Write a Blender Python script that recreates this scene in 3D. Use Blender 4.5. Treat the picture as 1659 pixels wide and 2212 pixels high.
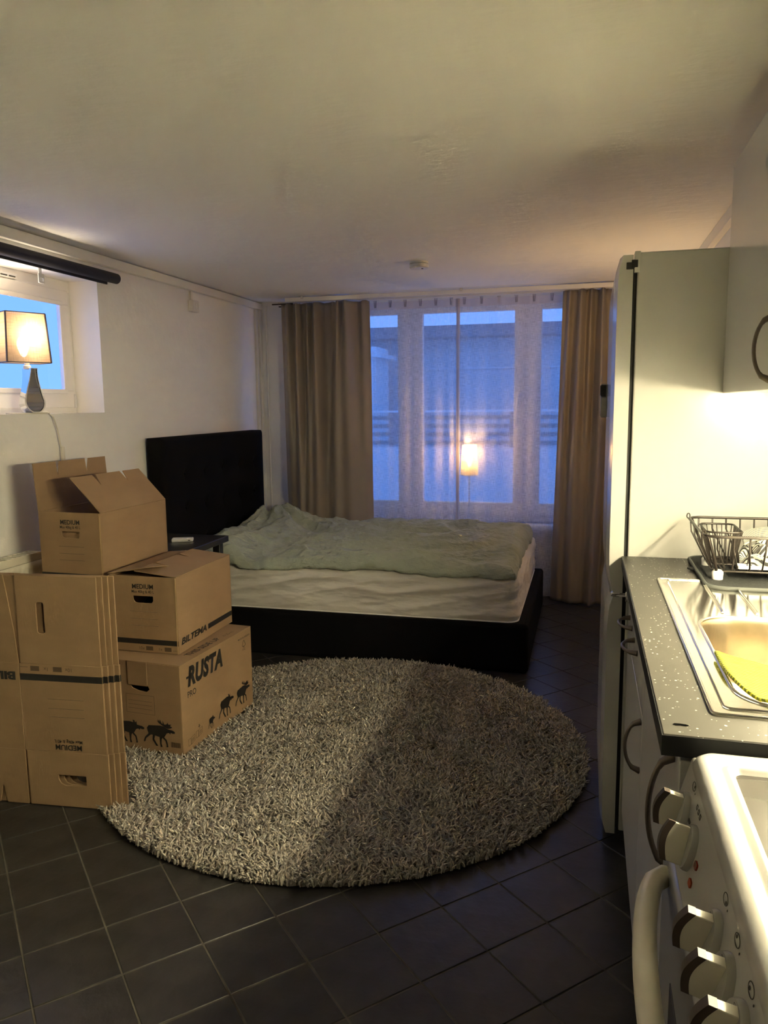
import bpy, bmesh, math, random
import numpy as np
from mathutils import Vector, Matrix
from mathutils.geometry import tessellate_polygon

for _o in list(bpy.data.objects):
    bpy.data.objects.remove(_o)
scene = bpy.context.scene
COL = scene.collection
R = math.radians
random.seed(7)
rng = np.random.default_rng(7)

# ------------------------------------------------------------------ camera
CAM_H = 1.37
YAW, PITCH, ROLL = 0.257935165, 0.138835803, -0.0102671489
FPX = 1654.79                                    # focal length for a 1659 x 2212 frame
def camera_axes():
    fwd = Vector((-math.sin(YAW), math.cos(YAW), 0)); right = Vector((math.cos(YAW), math.sin(YAW), 0)); up = Vector((0, 0, 1))
    f2 = fwd*math.cos(PITCH) - up*math.sin(PITCH); u2 = up*math.cos(PITCH) + fwd*math.sin(PITCH)
    r3 = right*math.cos(ROLL) + u2*math.sin(ROLL); u3 = u2*math.cos(ROLL) - right*math.sin(ROLL)
    return r3, u3, f2
_r, _u, _f = camera_axes()
cam_data = bpy.data.cameras.new('camera')
cam = bpy.data.objects.new('camera', cam_data); COL.objects.link(cam)
cam_data.sensor_fit = 'VERTICAL'; cam_data.sensor_height = 24.0
cam_data.lens = FPX/2212*24.0
cam_data.clip_start = 0.02; cam_data.clip_end = 200
cam.matrix_world = Matrix(((_r.x, _u.x, -_f.x, 0), (_r.y, _u.y, -_f.y, 0), (_r.z, _u.z, -_f.z, CAM_H), (0, 0, 0, 1)))
scene.camera = cam

# ------------------------------------------------------------------ dusk sky
world = bpy.data.worlds.new('dusk_sky'); scene.world = world
world.use_nodes = True
_nt = world.node_tree; _nt.nodes.clear()
_out = _nt.nodes.new('ShaderNodeOutputWorld'); _bg = _nt.nodes.new('ShaderNodeBackground')
_tc = _nt.nodes.new('ShaderNodeTexCoord'); _sx = _nt.nodes.new('ShaderNodeSeparateXYZ'); _rp = _nt.nodes.new('ShaderNodeValToRGB')
_rp.color_ramp.elements[0].position = 0.0; _rp.color_ramp.elements[0].color = (0.125, 0.285, 0.80, 1)
_rp.color_ramp.elements[1].position = 0.6; _rp.color_ramp.elements[1].color = (0.085, 0.22, 0.70, 1)
_nt.links.new(_tc.outputs['Generated'], _sx.inputs[0]); _nt.links.new(_sx.outputs['Z'], _rp.inputs[0])
_nt.links.new(_rp.outputs[0], _bg.inputs['Color']); _nt.links.new(_bg.outputs[0], _out.inputs[0])
_bg.inputs['Strength'].default_value = 0.64

# ------------------------------------------------------------------ exposure and the strength of the room's lamps
scene.view_settings.view_transform = 'Standard'
scene.view_settings.look = 'None'
scene.view_settings.gamma = 1.0
scene.view_settings.use_curve_mapping = False
scene.view_settings.exposure = 1.8
scene.cycles.sample_clamp_indirect = 0.0
scene.cycles.adaptive_threshold = 0.05
scene.cycles.max_bounces = 9; scene.cycles.diffuse_bounces = 7; scene.cycles.glossy_bounces = 4; scene.cycles.transparent_max_bounces = 12
KITCHEN_TUBE = 68.0                              # emission strength of the tube under the wall cabinet
KITCHEN_COLOR = (1.0, 0.875, 0.55)
SILL_LAMP_W = 2.1                                # bulb of the lamp in the small window
SILL_LAMP_COLOR = (1.0, 0.82, 0.60)
WINDOW_LAMP_W = 1.1                              # bulb of the lamp behind the sheer curtain
WINDOW_LAMP_COLOR = (1.0, 0.66, 0.30)

FLOOR_LAMP_W = 2.0                               # lamp that stands behind the fridge

# ------------------------------------------------------------------ helpers
def tag(o, label=None, cat=None, group=None, kind=None):
    if label: o['label'] = label
    if cat: o['category'] = cat
    if group: o['group'] = group
    if kind: o['kind'] = kind
    return o

def thing(name, loc, label, cat, rotz=0.0, group=None, kind=None):
    o = bpy.data.objects.new(name, None); COL.objects.link(o)
    o.empty_display_size = 0.1
    o.location = loc; o.rotation_euler = (0, 0, rotz)
    return tag(o, label, cat, group, kind)

def link(name, me, parent=None):
    o = bpy.data.objects.new(name, me); COL.objects.link(o)
    if parent is not None: o.parent = parent
    return o

def copy_tree(o, parent=None):
    c = o.copy(); COL.objects.link(c)
    if parent is not None: c.parent = parent
    for ch in list(o.children): copy_tree(ch, c)
    return c

class MB:
    """collects vertices and faces of ONE mesh object"""
    def __init__(self): self.v = []; self.f = []
    def add(self, vs, fs):
        n = len(self.v); self.v += [tuple(p) for p in vs]; self.f += [tuple(i+n for i in f) for f in fs]; return self
    def box(self, x0, x1, y0, y1, z0, z1):
        vs = [(x0,y0,z0),(x1,y0,z0),(x1,y1,z0),(x0,y1,z0),(x0,y0,z1),(x1,y0,z1),(x1,y1,z1),(x0,y1,z1)]
        return self.add(vs, [(0,3,2,1),(4,5,6,7),(0,1,5,4),(1,2,6,5),(2,3,7,6),(3,0,4,7)])
    def hexa(self, a, b):
        """two quads (lists of four points) joined"""
        return self.add(list(a)+list(b), [(0,3,2,1),(4,5,6,7),(0,1,5,4),(1,2,6,5),(2,3,7,6),(3,0,4,7)])
    def tube(self, pts, r, n=8, closed=False, caps=True, radii=None, squash=None):
        pts = [Vector(p) for p in pts]; m = len(pts); rings = []
        prev = None
        for i, p in enumerate(pts):
            if closed: t = pts[(i+1) % m]-pts[i-1]
            else: t = pts[min(i+1, m-1)]-pts[max(i-1, 0)]
            t.normalize()
            if prev is None:
                a = Vector((0, 0, 1)) if abs(t.z) < 0.9 else Vector((1, 0, 0))
                u = (a - t*a.dot(t)).normalized()
            else:
                u = (prev - t*prev.dot(t))
                u = u.normalized() if u.length > 1e-6 else t.orthogonal().normalized()
            prev = u; w = t.cross(u)
            rr = radii[i] if radii else r
            k = squash if squash else 1.0
            rings.append([p + u*(rr*math.cos(2*math.pi*j/n)) + w*(rr*k*math.sin(2*math.pi*j/n)) for j in range(n)])
        vs = [q for ring in rings for q in ring]; fs = []
        last = m if closed else m-1
        for i in range(last):
            i2 = (i+1) % m
            for j in range(n):
                j2 = (j+1) % n
                fs.append((i*n+j, i*n+j2, i2*n+j2, i2*n+j))
        if caps and not closed:
            fs.append(tuple(range(n-1, -1, -1))); fs.append(tuple((m-1)*n+j for j in range(n)))
        return self.add(vs, fs)
    def lathe(self, prof, n=24, c=(0, 0, 0), axis='z', caps=True):
        vs = []
        for (r, h) in prof:
            for j in range(n):
                a = 2*math.pi*j/n; x, y, z = r*math.cos(a), r*math.sin(a), h
                if axis == 'x': x, y, z = z, x, y
                elif axis == 'y': x, y, z = y, z, x
                vs.append((x+c[0], y+c[1], z+c[2]))
        fs = []
        for i in range(len(prof)-1):
            for j in range(n):
                j2 = (j+1) % n
                fs.append((i*n+j, i*n+j2, (i+1)*n+j2, (i+1)*n+j))
        if caps:
            fs.append(tuple(range(n-1, -1, -1))); fs.append(tuple((len(prof)-1)*n+j for j in range(n)))
        return self.add(vs, fs)
    def plate(self, loops, t, M=None):
        """flat plate from 2D loops (outer, holes...) from w=0 to w=t, mapped by M"""
        M = M or Matrix()
        loops3 = [[Vector((p[0], p[1], 0)) for p in lp] for lp in loops]
        tris = tessellate_polygon(loops3)
        flat = [p for lp in loops3 for p in lp]; n = len(flat)
        vs = [M @ p for p in flat] + [M @ (p + Vector((0, 0, t))) for p in flat]
        def area(a, b, c): return (flat[b]-flat[a]).cross(flat[c]-flat[a]).z
        fs = []
        for (a, b, c) in tris:
            if area(a, b, c) < 0: b, c = c, b
            fs.append((a, c, b)); fs.append((a+n, b+n, c+n))
        s = 0
        for k, lp in enumerate(loops3):
            m = len(lp)
            ar = sum(lp[i].x*lp[(i+1) % m].y - lp[(i+1) % m].x*lp[i].y for i in range(m))
            for i in range(m):
                a, b = s+i, s+(i+1) % m
                if (ar > 0) == (k == 0): fs.append((a, b, b+n, a+n))
                else: fs.append((b, a, a+n, b+n))
            s += m
        return self.add(vs, fs)
    def build(self, name, mat, parent=None, smooth=None, bevel=0.0, seg=2):
        me = bpy.data.meshes.new(name); me.from_pydata(self.v, [], self.f); me.validate(); me.update()
        if mat is not None: me.materials.append(mat)
        if smooth is not None:
            me.shade_smooth(); me.set_sharp_from_angle(angle=R(smooth))
        o = link(name, me, parent)
        if bevel > 0:
            b = o.modifiers.new('bevel', 'BEVEL'); b.width = bevel; b.segments = seg; b.limit_method = 'ANGLE'; b.angle_limit = R(40)
            me.shade_smooth(); me.set_sharp_from_angle(angle=R(50))
        return o

def box_obj(name, mat, parent, x0, x1, y0, y1, z0, z1, bevel=0.0, seg=2):
    return MB().box(x0, x1, y0, y1, z0, z1).build(name, mat, parent, bevel=bevel, seg=seg)

def grid_obj(name, mat, parent, P, smooth=True, close=False):
    """P: (n, m, 3) array of points -> one mesh"""
    n, m = P.shape[:2]
    vs = P.reshape(-1, 3)
    i = np.arange(n-1)[:, None]; j = np.arange(m-1)[None, :]
    a = (i*m+j).ravel(); fs = np.stack([a, a+m, a+m+1, a+1], 1)
    me = bpy.data.meshes.new(name); me.from_pydata(vs.tolist(), [], fs.tolist()); me.update()
    if smooth: me.shade_smooth()
    me.materials.append(mat)
    return link(name, me, parent)

def frame2(origin, ux, uy):
    """matrix taking (u, v, w) to origin + u*ux + v*uy + w*(ux x uy)"""
    ux = Vector(ux).normalized(); uy = Vector(uy).normalized(); uz = ux.cross(uy); o = Vector(origin)
    return Matrix(((ux.x, uy.x, uz.x, o.x), (ux.y, uy.y, uz.y, o.y), (ux.z, uy.z, uz.z, o.z), (0, 0, 0, 1)))

def text_obj(name, s, mat, parent, M, height, width=None, bold=0.0, shear=0.0, align='LEFT', spacing=1.0):
    """flat printed lettering: capital height given, optionally stretched to a width"""
    cu = bpy.data.curves.new('lettering', 'FONT'); cu.body = s; cu.size = 1.0; cu.offset = bold; cu.shear = shear
    cu.space_character = spacing; cu.resolution_u = 3; cu.fill_mode = 'FRONT'
    ob = bpy.data.objects.new('lettering', cu); COL.objects.link(ob)
    dg = bpy.context.evaluated_depsgraph_get()
    me = bpy.data.meshes.new_from_object(ob.evaluated_get(dg))
    bpy.data.objects.remove(ob); bpy.data.curves.remove(cu)
    co = np.empty(len(me.vertices)*3); me.vertices.foreach_get('co', co); co = co.reshape(-1, 3)
    x0, x1 = co[:, 0].min(), co[:, 0].max()
    ky = height/0.69; kx = ky if width is None else width/(x1-x0)
    co[:, 0] = (co[:, 0]-x0)*kx; co[:, 1] *= ky
    if align == 'CENTER': co[:, 0] -= (x1-x0)*kx/2
    co[:, 2] = 0.0004
    Mn = np.array(M); co = co @ Mn[:3, :3].T + Mn[:3, 3]
    me.vertices.foreach_set('co', co.ravel()); me.update()
    me.materials.clear(); me.materials.append(mat)
    return link(name, me, parent)

def rrect(x0, x1, y0, y1, r, n=5):
    pts = []
    for (cx, cy, a0) in ((x1-r, y1-r, 0), (x0+r, y1-r, 90), (x0+r, y0+r, 180), (x1-r, y0+r, 270)):
        for k in range(n+1):
            a = R(a0+90*k/n); pts.append((cx+r*math.cos(a), cy+r*math.sin(a)))
    return pts

def vnoise(x, y, seed=0):
    """smooth value noise on arrays"""
    xi = np.floor(x).astype(int); yi = np.floor(y).astype(int); xf = x-xi; yf = y-yi
    def h(a, b):
        k = (a*374761393 + b*668265263 + seed*974711) & 0x7fffffff
        k = ((k ^ (k >> 13))*1274126177) & 0x7fffffff
        return ((k ^ (k >> 16)) & 0xffff)/65535.0
    u = xf*xf*(3-2*xf); v = yf*yf*(3-2*yf)
    return (h(xi, yi)*(1-u)+h(xi+1, yi)*u)*(1-v) + (h(xi, yi+1)*(1-u)+h(xi+1, yi+1)*u)*v

# ------------------------------------------------------------------ materials
def material(name, color, rough=0.5, metal=0.0, spec=0.5, noise=None, bump=None, coat=0.0, color2=None, sheen=0.0, trans=0.0):
    """principled material; noise=(scale, amount[, stretch]) mottles the colour, bump=(scale, distance[, stretch])"""
    m = bpy.data.materials.new(name); m.use_nodes = True
    nt = m.node_tree; b = nt.nodes['Principled BSDF']
    b.inputs['Base Color'].default_value = (*color, 1); b.inputs['Roughness'].default_value = rough
    b.inputs['Metallic'].default_value = metal; b.inputs['Specular IOR Level'].default_value = spec
    if coat: b.inputs['Coat Weight'].default_value = coat; b.inputs['Coat Roughness'].default_value = 0.08
    if sheen: b.inputs['Sheen Weight'].default_value = sheen
    if trans: b.inputs['Transmission Weight'].default_value = trans
    tc = None
    def coords(stretch):
        nonlocal tc
        if tc is None: tc = nt.nodes.new('ShaderNodeTexCoord')
        mp = nt.nodes.new('ShaderNodeMapping'); mp.inputs['Scale'].default_value = stretch
        nt.links.new(tc.outputs['Object'], mp.inputs[0]); return mp.outputs[0]
    if noise:
        n = nt.nodes.new('ShaderNodeTexNoise'); n.inputs['Scale'].default_value = noise[0]; n.inputs['Detail'].default_value = 4
        nt.links.new(coords(noise[2] if len(noise) > 2 else (1, 1, 1)), n.inputs['Vector'])
        mix = nt.nodes.new('ShaderNodeMix'); mix.data_type = 'RGBA'
        c2 = color2 or tuple(c*(1-noise[1]) for c in color)
        mix.inputs[6].default_value = (*color, 1); mix.inputs[7].default_value = (*c2, 1)
        rp = nt.nodes.new('ShaderNodeMapRange'); rp.inputs[1].default_value = 0.35; rp.inputs[2].default_value = 0.65
        nt.links.new(n.outputs['Fac'], rp.inputs[0]); nt.links.new(rp.outputs[0], mix.inputs[0])
        nt.links.new(mix.outputs[2], b.inputs['Base Color'])
    if bump:
        bs = bump if isinstance(bump, list) else [bump]
        prev = None
        for bb in bs:
            n = nt.nodes.new('ShaderNodeTexNoise'); n.inputs['Scale'].default_value = bb[0]; n.inputs['Detail'].default_value = 5
            nt.links.new(coords(bb[2] if len(bb) > 2 else (1, 1, 1)), n.inputs['Vector'])
            bp = nt.nodes.new('ShaderNodeBump'); bp.inputs['Distance'].default_value = bb[1]; bp.inputs['Strength'].default_value = 1.0
            nt.links.new(n.outputs['Fac'], bp.inputs['Height'])
            if prev: nt.links.new(prev, bp.inputs['Normal'])
            prev = bp.outputs[0]
        nt.links.new(prev, b.inputs['Normal'])
    return m

def emission(name, color, strength):
    m = bpy.data.materials.new(name); m.use_nodes = True; nt = m.node_tree; nt.nodes.clear()
    o = nt.nodes.new('ShaderNodeOutputMaterial'); e = nt.nodes.new('ShaderNodeEmission')
    e.inputs[0].default_value = (*color, 1); e.inputs[1].default_value = strength
    nt.links.new(e.outputs[0], o.inputs[0]); return m

def cloth_screen(name, color, see_through, back=0.6, weave=None, tint2=None, fold=None):
    """thin cloth: part transparent (holes of the weave), part diffuse, part translucent"""
    m = bpy.data.materials.new(name); m.use_nodes = True; nt = m.node_tree; nt.nodes.clear()
    o = nt.nodes.new('ShaderNodeOutputMaterial'); d = nt.nodes.new('ShaderNodeBsdfDiffuse'); t = nt.nodes.new('ShaderNodeBsdfTranslucent')
    tr = nt.nodes.new('ShaderNodeBsdfTransparent'); m1 = nt.nodes.new('ShaderNodeMixShader'); m2 = nt.nodes.new('ShaderNodeMixShader')
    for s in (d, t): s.inputs['Color'].default_value = (*color, 1)
    m1.inputs[0].default_value = back; nt.links.new(d.outputs[0], m1.inputs[1]); nt.links.new(t.outputs[0], m1.inputs[2])
    m2.inputs[0].default_value = see_through
    nt.links.new(m1.outputs[0], m2.inputs[1]); nt.links.new(tr.outputs[0], m2.inputs[2]); nt.links.new(m2.outputs[0], o.inputs[0])
    if weave:
        tc = nt.nodes.new('ShaderNodeTexCoord'); outs = []
        for st in ((weave, 1, weave*0.07), (weave*0.07, 1, weave)):
            mp = nt.nodes.new('ShaderNodeMapping'); mp.inputs['Scale'].default_value = st
            n = nt.nodes.new('ShaderNodeTexNoise'); n.inputs['Scale'].default_value = 1.0; n.inputs['Detail'].default_value = 3
            nt.links.new(tc.outputs['Object'], mp.inputs[0]); nt.links.new(mp.outputs[0], n.inputs['Vector']); outs.append(n.outputs['Fac'])
        ad = nt.nodes.new('ShaderNodeMath'); ad.operation = 'ADD'
        nt.links.new(outs[0], ad.inputs[0]); nt.links.new(outs[1], ad.inputs[1])
        mr = nt.nodes.new('ShaderNodeMapRange'); mr.inputs[1].default_value = 0.75; mr.inputs[2].default_value = 1.25
        mr.inputs[3].default_value = max(0.0, see_through-0.16); mr.inputs[4].default_value = see_through+0.16
        nt.links.new(ad.outputs[0], mr.inputs[0]); nt.links.new(mr.outputs[0], m2.inputs[0])
        if tint2:
            mix = nt.nodes.new('ShaderNodeMix'); mix.data_type = 'RGBA'
            mix.inputs[6].default_value = (*color, 1); mix.inputs[7].default_value = (*tint2, 1)
            mr2 = nt.nodes.new('ShaderNodeMapRange'); mr2.inputs[1].default_value = 0.8; mr2.inputs[2].default_value = 1.2
            nt.links.new(ad.outputs[0], mr2.inputs[0]); nt.links.new(mr2.outputs[0], mix.inputs[0])
            for s in (d, t): nt.links.new(mix.outputs[2], s.inputs['Color'])
    return m

M_WALL = material('wall_paint', (0.86, 0.855, 0.83), 0.75, bump=[(9, 0.005), (160, 0.0005)])
M_CEIL = material('ceiling_plaster', (0.91, 0.905, 0.87), 0.8, bump=[(2.2, 0.018), (14, 0.0018, (1, 2.4, 1)), (120, 0.0004)])
M_TRIM = material('white_trunking', (0.80, 0.78, 0.72), 0.45)
M_WHITE = material('white_lacquer', (0.60, 0.59, 0.57), 0.28, coat=0.25)
M_FRIDGE = material('fridge_enamel', (0.50, 0.50, 0.475), 0.22, coat=0.3)
M_PLASTIC = material('white_plastic', (0.74, 0.73, 0.70), 0.38)
M_FRAME = material('window_frame_paint', (0.86, 0.84, 0.80), 0.35)
M_TILE = material('slate_tile', (0.040, 0.038, 0.036), 0.30, noise=(14, 0.35), bump=[(45, 0.0010), (9, 0.0012)], spec=0.42)
M_GROUT = material('grout', (0.125, 0.113, 0.092), 0.85, noise=(30, 0.35))
M_BLACK = material('black_fabric', (0.0035, 0.0035, 0.004), 0.9, spec=0.15, bump=(700, 0.0006))
M_BLACKWOOD = material('black_wood', (0.012, 0.011, 0.011), 0.42)
M_ROLLER = material('black_roller_cloth', (0.014, 0.014, 0.016), 0.6)
M_SHEET = material('white_sheet', (0.72, 0.69, 0.63), 0.85, bump=[(26, 0.006, (0.35, 1, 1.5))], sheen=0.1)
M_DUVET = material('sage_duvet', (0.40, 0.45, 0.36), 0.85, bump=[(38, 0.013, (0.5, 1.2, 1)), (120, 0.003)], sheen=0.1)
M_DRAPE = material('taupe_satin', (0.33, 0.285, 0.235), 0.40, noise=(3, 0.05), sheen=0.1)
M_CARD = material('kraft_cardboard', (0.335, 0.218, 0.118), 0.78, noise=(6, 0.10, (1, 1, 3)), bump=(260, 0.0005, (1, 1, 0.15)))
M_CARDEDGE = material('kraft_edge', (0.46, 0.315, 0.17), 0.85)
M_INK = material('black_print', (0.012, 0.011, 0.010), 0.6)
M_THIN = material('thin_print', (0.10, 0.065, 0.035), 0.7)
M_STEEL = material('brushed_steel', (0.90, 0.87, 0.81), 0.13, metal=1.0, noise=(40, 0.06, (1, 8, 1)))
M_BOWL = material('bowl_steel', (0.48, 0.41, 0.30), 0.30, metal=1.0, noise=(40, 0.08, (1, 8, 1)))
M_ENAMEL = material('cooker_enamel', (0.43, 0.425, 0.41), 0.25, coat=0.25)
M_CHROME = material('chrome', (0.82, 0.82, 0.82), 0.07, metal=1.0)
M_PEWTER = material('pewter', (0.20, 0.165, 0.14), 0.38, metal=0.8)
M_WIRE = material('dark_wire', (0.035, 0.028, 0.024), 0.35, metal=0.4)
M_MAT = material('charcoal_mat', (0.016, 0.018, 0.0175), 0.95, bump=[(330, 0.003)], noise=(240, 0.6))
M_CREAM = material('cream_plastic', (0.70, 0.66, 0.56), 0.35)
M_BROWN = material('brown_plastic', (0.07, 0.05, 0.04), 0.4)
M_DARK = material('dark_rubber', (0.02, 0.02, 0.02), 0.7)
M_GLASSTOP = material('black_glass_hob', (0.06, 0.055, 0.05), 0.08, spec=0.8)
M_RED = material('red_indicator', (0.16, 0.015, 0.01), 0.25)
M_ORANGE = material('orange_indicator', (0.36, 0.06, 0.02), 0.25)
M_GREY = material('grey_print', (0.07, 0.066, 0.06), 0.8, spec=0.0)
M_CABLE = material('white_cable', (0.74, 0.71, 0.62), 0.45)
M_SHEER = cloth_screen('sheer_voile', (0.90, 0.90, 0.93), 0.54, back=0.72, weave=330)
M_HEAD = cloth_screen('voile_heading', (0.80, 0.74, 0.72), 0.16, back=0.5)
M_SHADE = cloth_screen('lamp_shade_linen', (0.40, 0.285, 0.175), 0.0, back=0.55, weave=260, tint2=(0.33, 0.225, 0.13))
M_SHADE2 = cloth_screen('lamp_shade_parchment', (0.90, 0.70, 0.36), 0.05, back=0.7, weave=150, tint2=(0.75, 0.50, 0.2))
M_BULB = emission('lit_bulb', (1.0, 0.85, 0.6), 6.0)

def mat_glass():
    m = bpy.data.materials.new('window_glass'); m.use_nodes = True; nt = m.node_tree; nt.nodes.clear()
    o = nt.nodes.new('ShaderNodeOutputMaterial'); g = nt.nodes.new('ShaderNodeBsdfGlossy'); t = nt.nodes.new('ShaderNodeBsdfTransparent')
    g.inputs['Roughness'].default_value = 0.02; fr = nt.nodes.new('ShaderNodeFresnel'); fr.inputs[0].default_value = 1.45
    ge = nt.nodes.new('ShaderNodeNewGeometry'); iv = nt.nodes.new('ShaderNodeMath'); iv.operation = 'SUBTRACT'; iv.inputs[0].default_value = 0.78
    ml = nt.nodes.new('ShaderNodeMath'); ml.operation = 'MULTIPLY'                     # reflect only at the outer side of each pane face
    nt.links.new(ge.outputs['Backfacing'], iv.inputs[1]); nt.links.new(fr.outputs[0], ml.inputs[0]); nt.links.new(iv.outputs[0], ml.inputs[1])
    mx = nt.nodes.new('ShaderNodeMixShader'); nt.links.new(ml.outputs[0], mx.inputs[0]); nt.links.new(t.outputs[0], mx.inputs[1])
    nt.links.new(g.outputs[0], mx.inputs[2]); nt.links.new(mx.outputs[0], o.inputs[0]); return m
M_GLASS = mat_glass()

def mat_worktop():
    m = material('speckled_worktop', (0.085, 0.082, 0.070), 0.42)
    nt = m.node_tree; b = nt.nodes['Principled BSDF']; tc = nt.nodes.new('ShaderNodeTexCoord')
    v = nt.nodes.new('ShaderNodeTexVoronoi'); v.inputs['Scale'].default_value = 125
    nt.links.new(tc.outputs['Object'], v.inputs['Vector'])
    sx = nt.nodes.new('ShaderNodeSeparateColor'); nt.links.new(v.outputs['Color'], sx.inputs[0])
    th = nt.nodes.new('ShaderNodeMath'); th.operation = 'MULTIPLY'; th.inputs[1].default_value = 0.24      # speck size varies by cell
    nt.links.new(sx.outputs[0], th.inputs[0])
    lt = nt.nodes.new('ShaderNodeMath'); lt.operation = 'LESS_THAN'; nt.links.new(v.outputs['Distance'], lt.inputs[0]); nt.links.new(th.outputs[0], lt.inputs[1])
    gt = nt.nodes.new('ShaderNodeMath'); gt.operation = 'GREATER_THAN'; gt.inputs[1].default_value = 0.22; nt.links.new(sx.outputs[1], gt.inputs[0])
    an = nt.nodes.new('ShaderNodeMath'); an.operation = 'MULTIPLY'; nt.links.new(lt.outputs[0], an.inputs[0]); nt.links.new(gt.outputs[0], an.inputs[1])
    mix = nt.nodes.new('ShaderNodeMix'); mix.data_type = 'RGBA'
    mix.inputs[6].default_value = (0.047, 0.0445, 0.037, 1); mix.inputs[7].default_value = (0.55, 0.53, 0.46, 1)
    nt.links.new(an.outputs[0], mix.inputs[0]); nt.links.new(mix.outputs[2], b.inputs['Base Color'])
    return m
M_WORKTOP = mat_worktop()

def mat_waves(name, c1, c2, scale, axis='X', dist=0.0, rough=0.9, thr=0.5, bumpd=0.0):
    m = material(name, c1, rough); nt = m.node_tree; b = nt.nodes['Principled BSDF']
    tc = nt.nodes.new('ShaderNodeTexCoord'); w = nt.nodes.new('ShaderNodeTexWave'); w.bands_direction = axis
    w.inputs['Scale'].default_value = scale; w.inputs['Distortion'].default_value = dist; w.inputs['Detail'].default_value = 1
    nt.links.new(tc.outputs['UV'] if name.startswith('uv_') else tc.outputs['Object'], w.inputs['Vector'])
    mr = nt.nodes.new('ShaderNodeMapRange'); mr.inputs[1].default_value = thr-0.08; mr.inputs[2].default_value = thr+0.08
    nt.links.new(w.outputs['Fac'], mr.inputs[0])
    mix = nt.nodes.new('ShaderNodeMix'); mix.data_type = 'RGBA'; mix.inputs[6].default_value = (*c1, 1); mix.inputs[7].default_value = (*c2, 1)
    nt.links.new(mr.outputs[0], mix.inputs[0]); nt.links.new(mix.outputs[2], b.inputs['Base Color'])
    if bumpd:
        bp = nt.nodes.new('ShaderNodeBump'); bp.inputs['Distance'].default_value = bumpd
        nt.links.new(w.outputs['Fac'], bp.inputs['Height']); nt.links.new(bp.outputs[0], b.inputs['Normal'])
    return m
M_STRIPE = mat_waves('uv_striped_towel', (0.42, 0.41, 0.37), (0.03, 0.03, 0.03), 7.0, 'X', 0.0, thr=0.62)
M_LIME = mat_waves('uv_lime_cloth', (0.40, 0.42, 0.02), (0.13, 0.15, 0.004), 9.0, 'X', 0.4, thr=0.35, bumpd=0.004)

# ================================================================== THE ROOM
XL, XR, YB, YF, ZC = -2.42, 0.67, 5.50, -3.60, 2.14
XR2, YSTEP = 0.56, 3.02                         # the right wall steps in behind the fridge

def struct(o, label, cat):
    return tag(o, label, cat, kind='structure')

floor = MB().box(XL-0.3, 0.95, YF-0.2, YB+0.2, -0.12, -0.0022).build('floor', M_GROUT)
struct(floor, 'dark slate floor tiles laid diagonally with pale grout', 'floor')

# tiles: squares laid at 45.6 degrees to the walls, each a part of the floor
TH, TO, TS = 0.796229404, (-0.77233772*CAM_H, 0.86823639*CAM_H), 0.147416*CAM_H
tc_, ts_ = math.cos(TH), math.sin(TH)
half, ch, top = TS/2-0.0022, 0.0016, 0.0
tv = []
for (s, z) in ((half, -0.006), (half, top-ch), (half-ch, top)):
    tv += [(-s, -s, z), (s, -s, z), (s, s, z), (-s, s, z)]
tf = [(8, 9, 10, 11)]
for k in range(2):
    for j in range(4):
        j2 = (j+1) % 4
        tf.append((k*4+j, k*4+j2, (k+1)*4+j2, (k+1)*4+j))
tile_me = bpy.data.meshes.new('tile'); tile_me.from_pydata(tv, [], tf); tile_me.update(); tile_me.materials.append(M_TILE)
def px_of(x, y, z=0.0):
    d = Vector((x, y, z-CAM_H)); w = d.dot(_f)
    if w < 0.05: return None
    return 829.5+FPX*d.dot(_r)/w, 1106-FPX*d.dot(_u)/w, w
RUG_C, RUG_R = (-0.93, 2.838), 0.976
near_tiles, far_tiles = [], []
for i in range(-35, 40):
    for q in range(-35, 40):
        cx = TO[0]+TS*((i+0.5)*tc_-(q+0.5)*ts_); cy = TO[1]+TS*((i+0.5)*ts_+(q+0.5)*tc_)
        if not (XL-0.05 < cx < 0.78 and YF < cy < YB+0.05): continue
        p = px_of(cx, cy)
        seen = p is not None and -60 < p[0] < 1719 and p[1] < 2300
        if seen:
            if cx > 0.24 and cy < 2.4: seen = False
            if cx < -0.36 and cy > 3.95: seen = False
            if cx > 0.2 and cy > 2.3: seen = False
            if math.hypot(cx-RUG_C[0], cy-RUG_C[1]) < RUG_R-0.17: seen = False
            if cx < -1.55 and cy > 2.3: seen = False
        (near_tiles if seen else far_tiles).append((cx, cy))
near_tiles.sort(key=lambda t: t[0]**2+t[1]**2)
far_tiles += near_tiles[300:]; near_tiles = near_tiles[:300]
for (cx, cy) in near_tiles:
    o = link('tile', tile_me, floor); o.location = (cx, cy, random.uniform(-0.0004, 0.0003))
    o.rotation_euler = (random.gauss(0, 0.0016), random.gauss(0, 0.0016), TH)
mb = MB()
for (cx, cy) in far_tiles:
    mb.add([(cx+v[0]*tc_-v[1]*ts_, cy+v[0]*ts_+v[1]*tc_, v[2]) for v in tv], tf)
tag(mb.build('tile_field', M_TILE, floor), kind='stuff')

struct(MB().box(XL-0.4, 1.0, YF-0.25, YB+0.35, ZC, ZC+0.15).build('ceiling', M_CEIL), 'low white plaster ceiling with an uneven surface', 'ceiling')

# left wall with the small deep window
W1 = dict(y0=2.42, y1=3.51, z0=1.342, z1=2.01, xf=-2.585)
mb = MB()
mb.box(XL-0.185, XL, YF-0.2, W1['y0'], 0, ZC).box(XL-0.185, XL, W1['y1'], YB+0.3, 0, ZC)
mb.box(XL-0.185, XL, W1['y0'], W1['y1'], 0, W1['z0']).box(XL-0.185, XL, W1['y0'], W1['y1'], W1['z1'], ZC)
struct(mb.build('wall_left', M_WALL), 'white plastered wall with the small deep window', 'wall')

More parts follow.
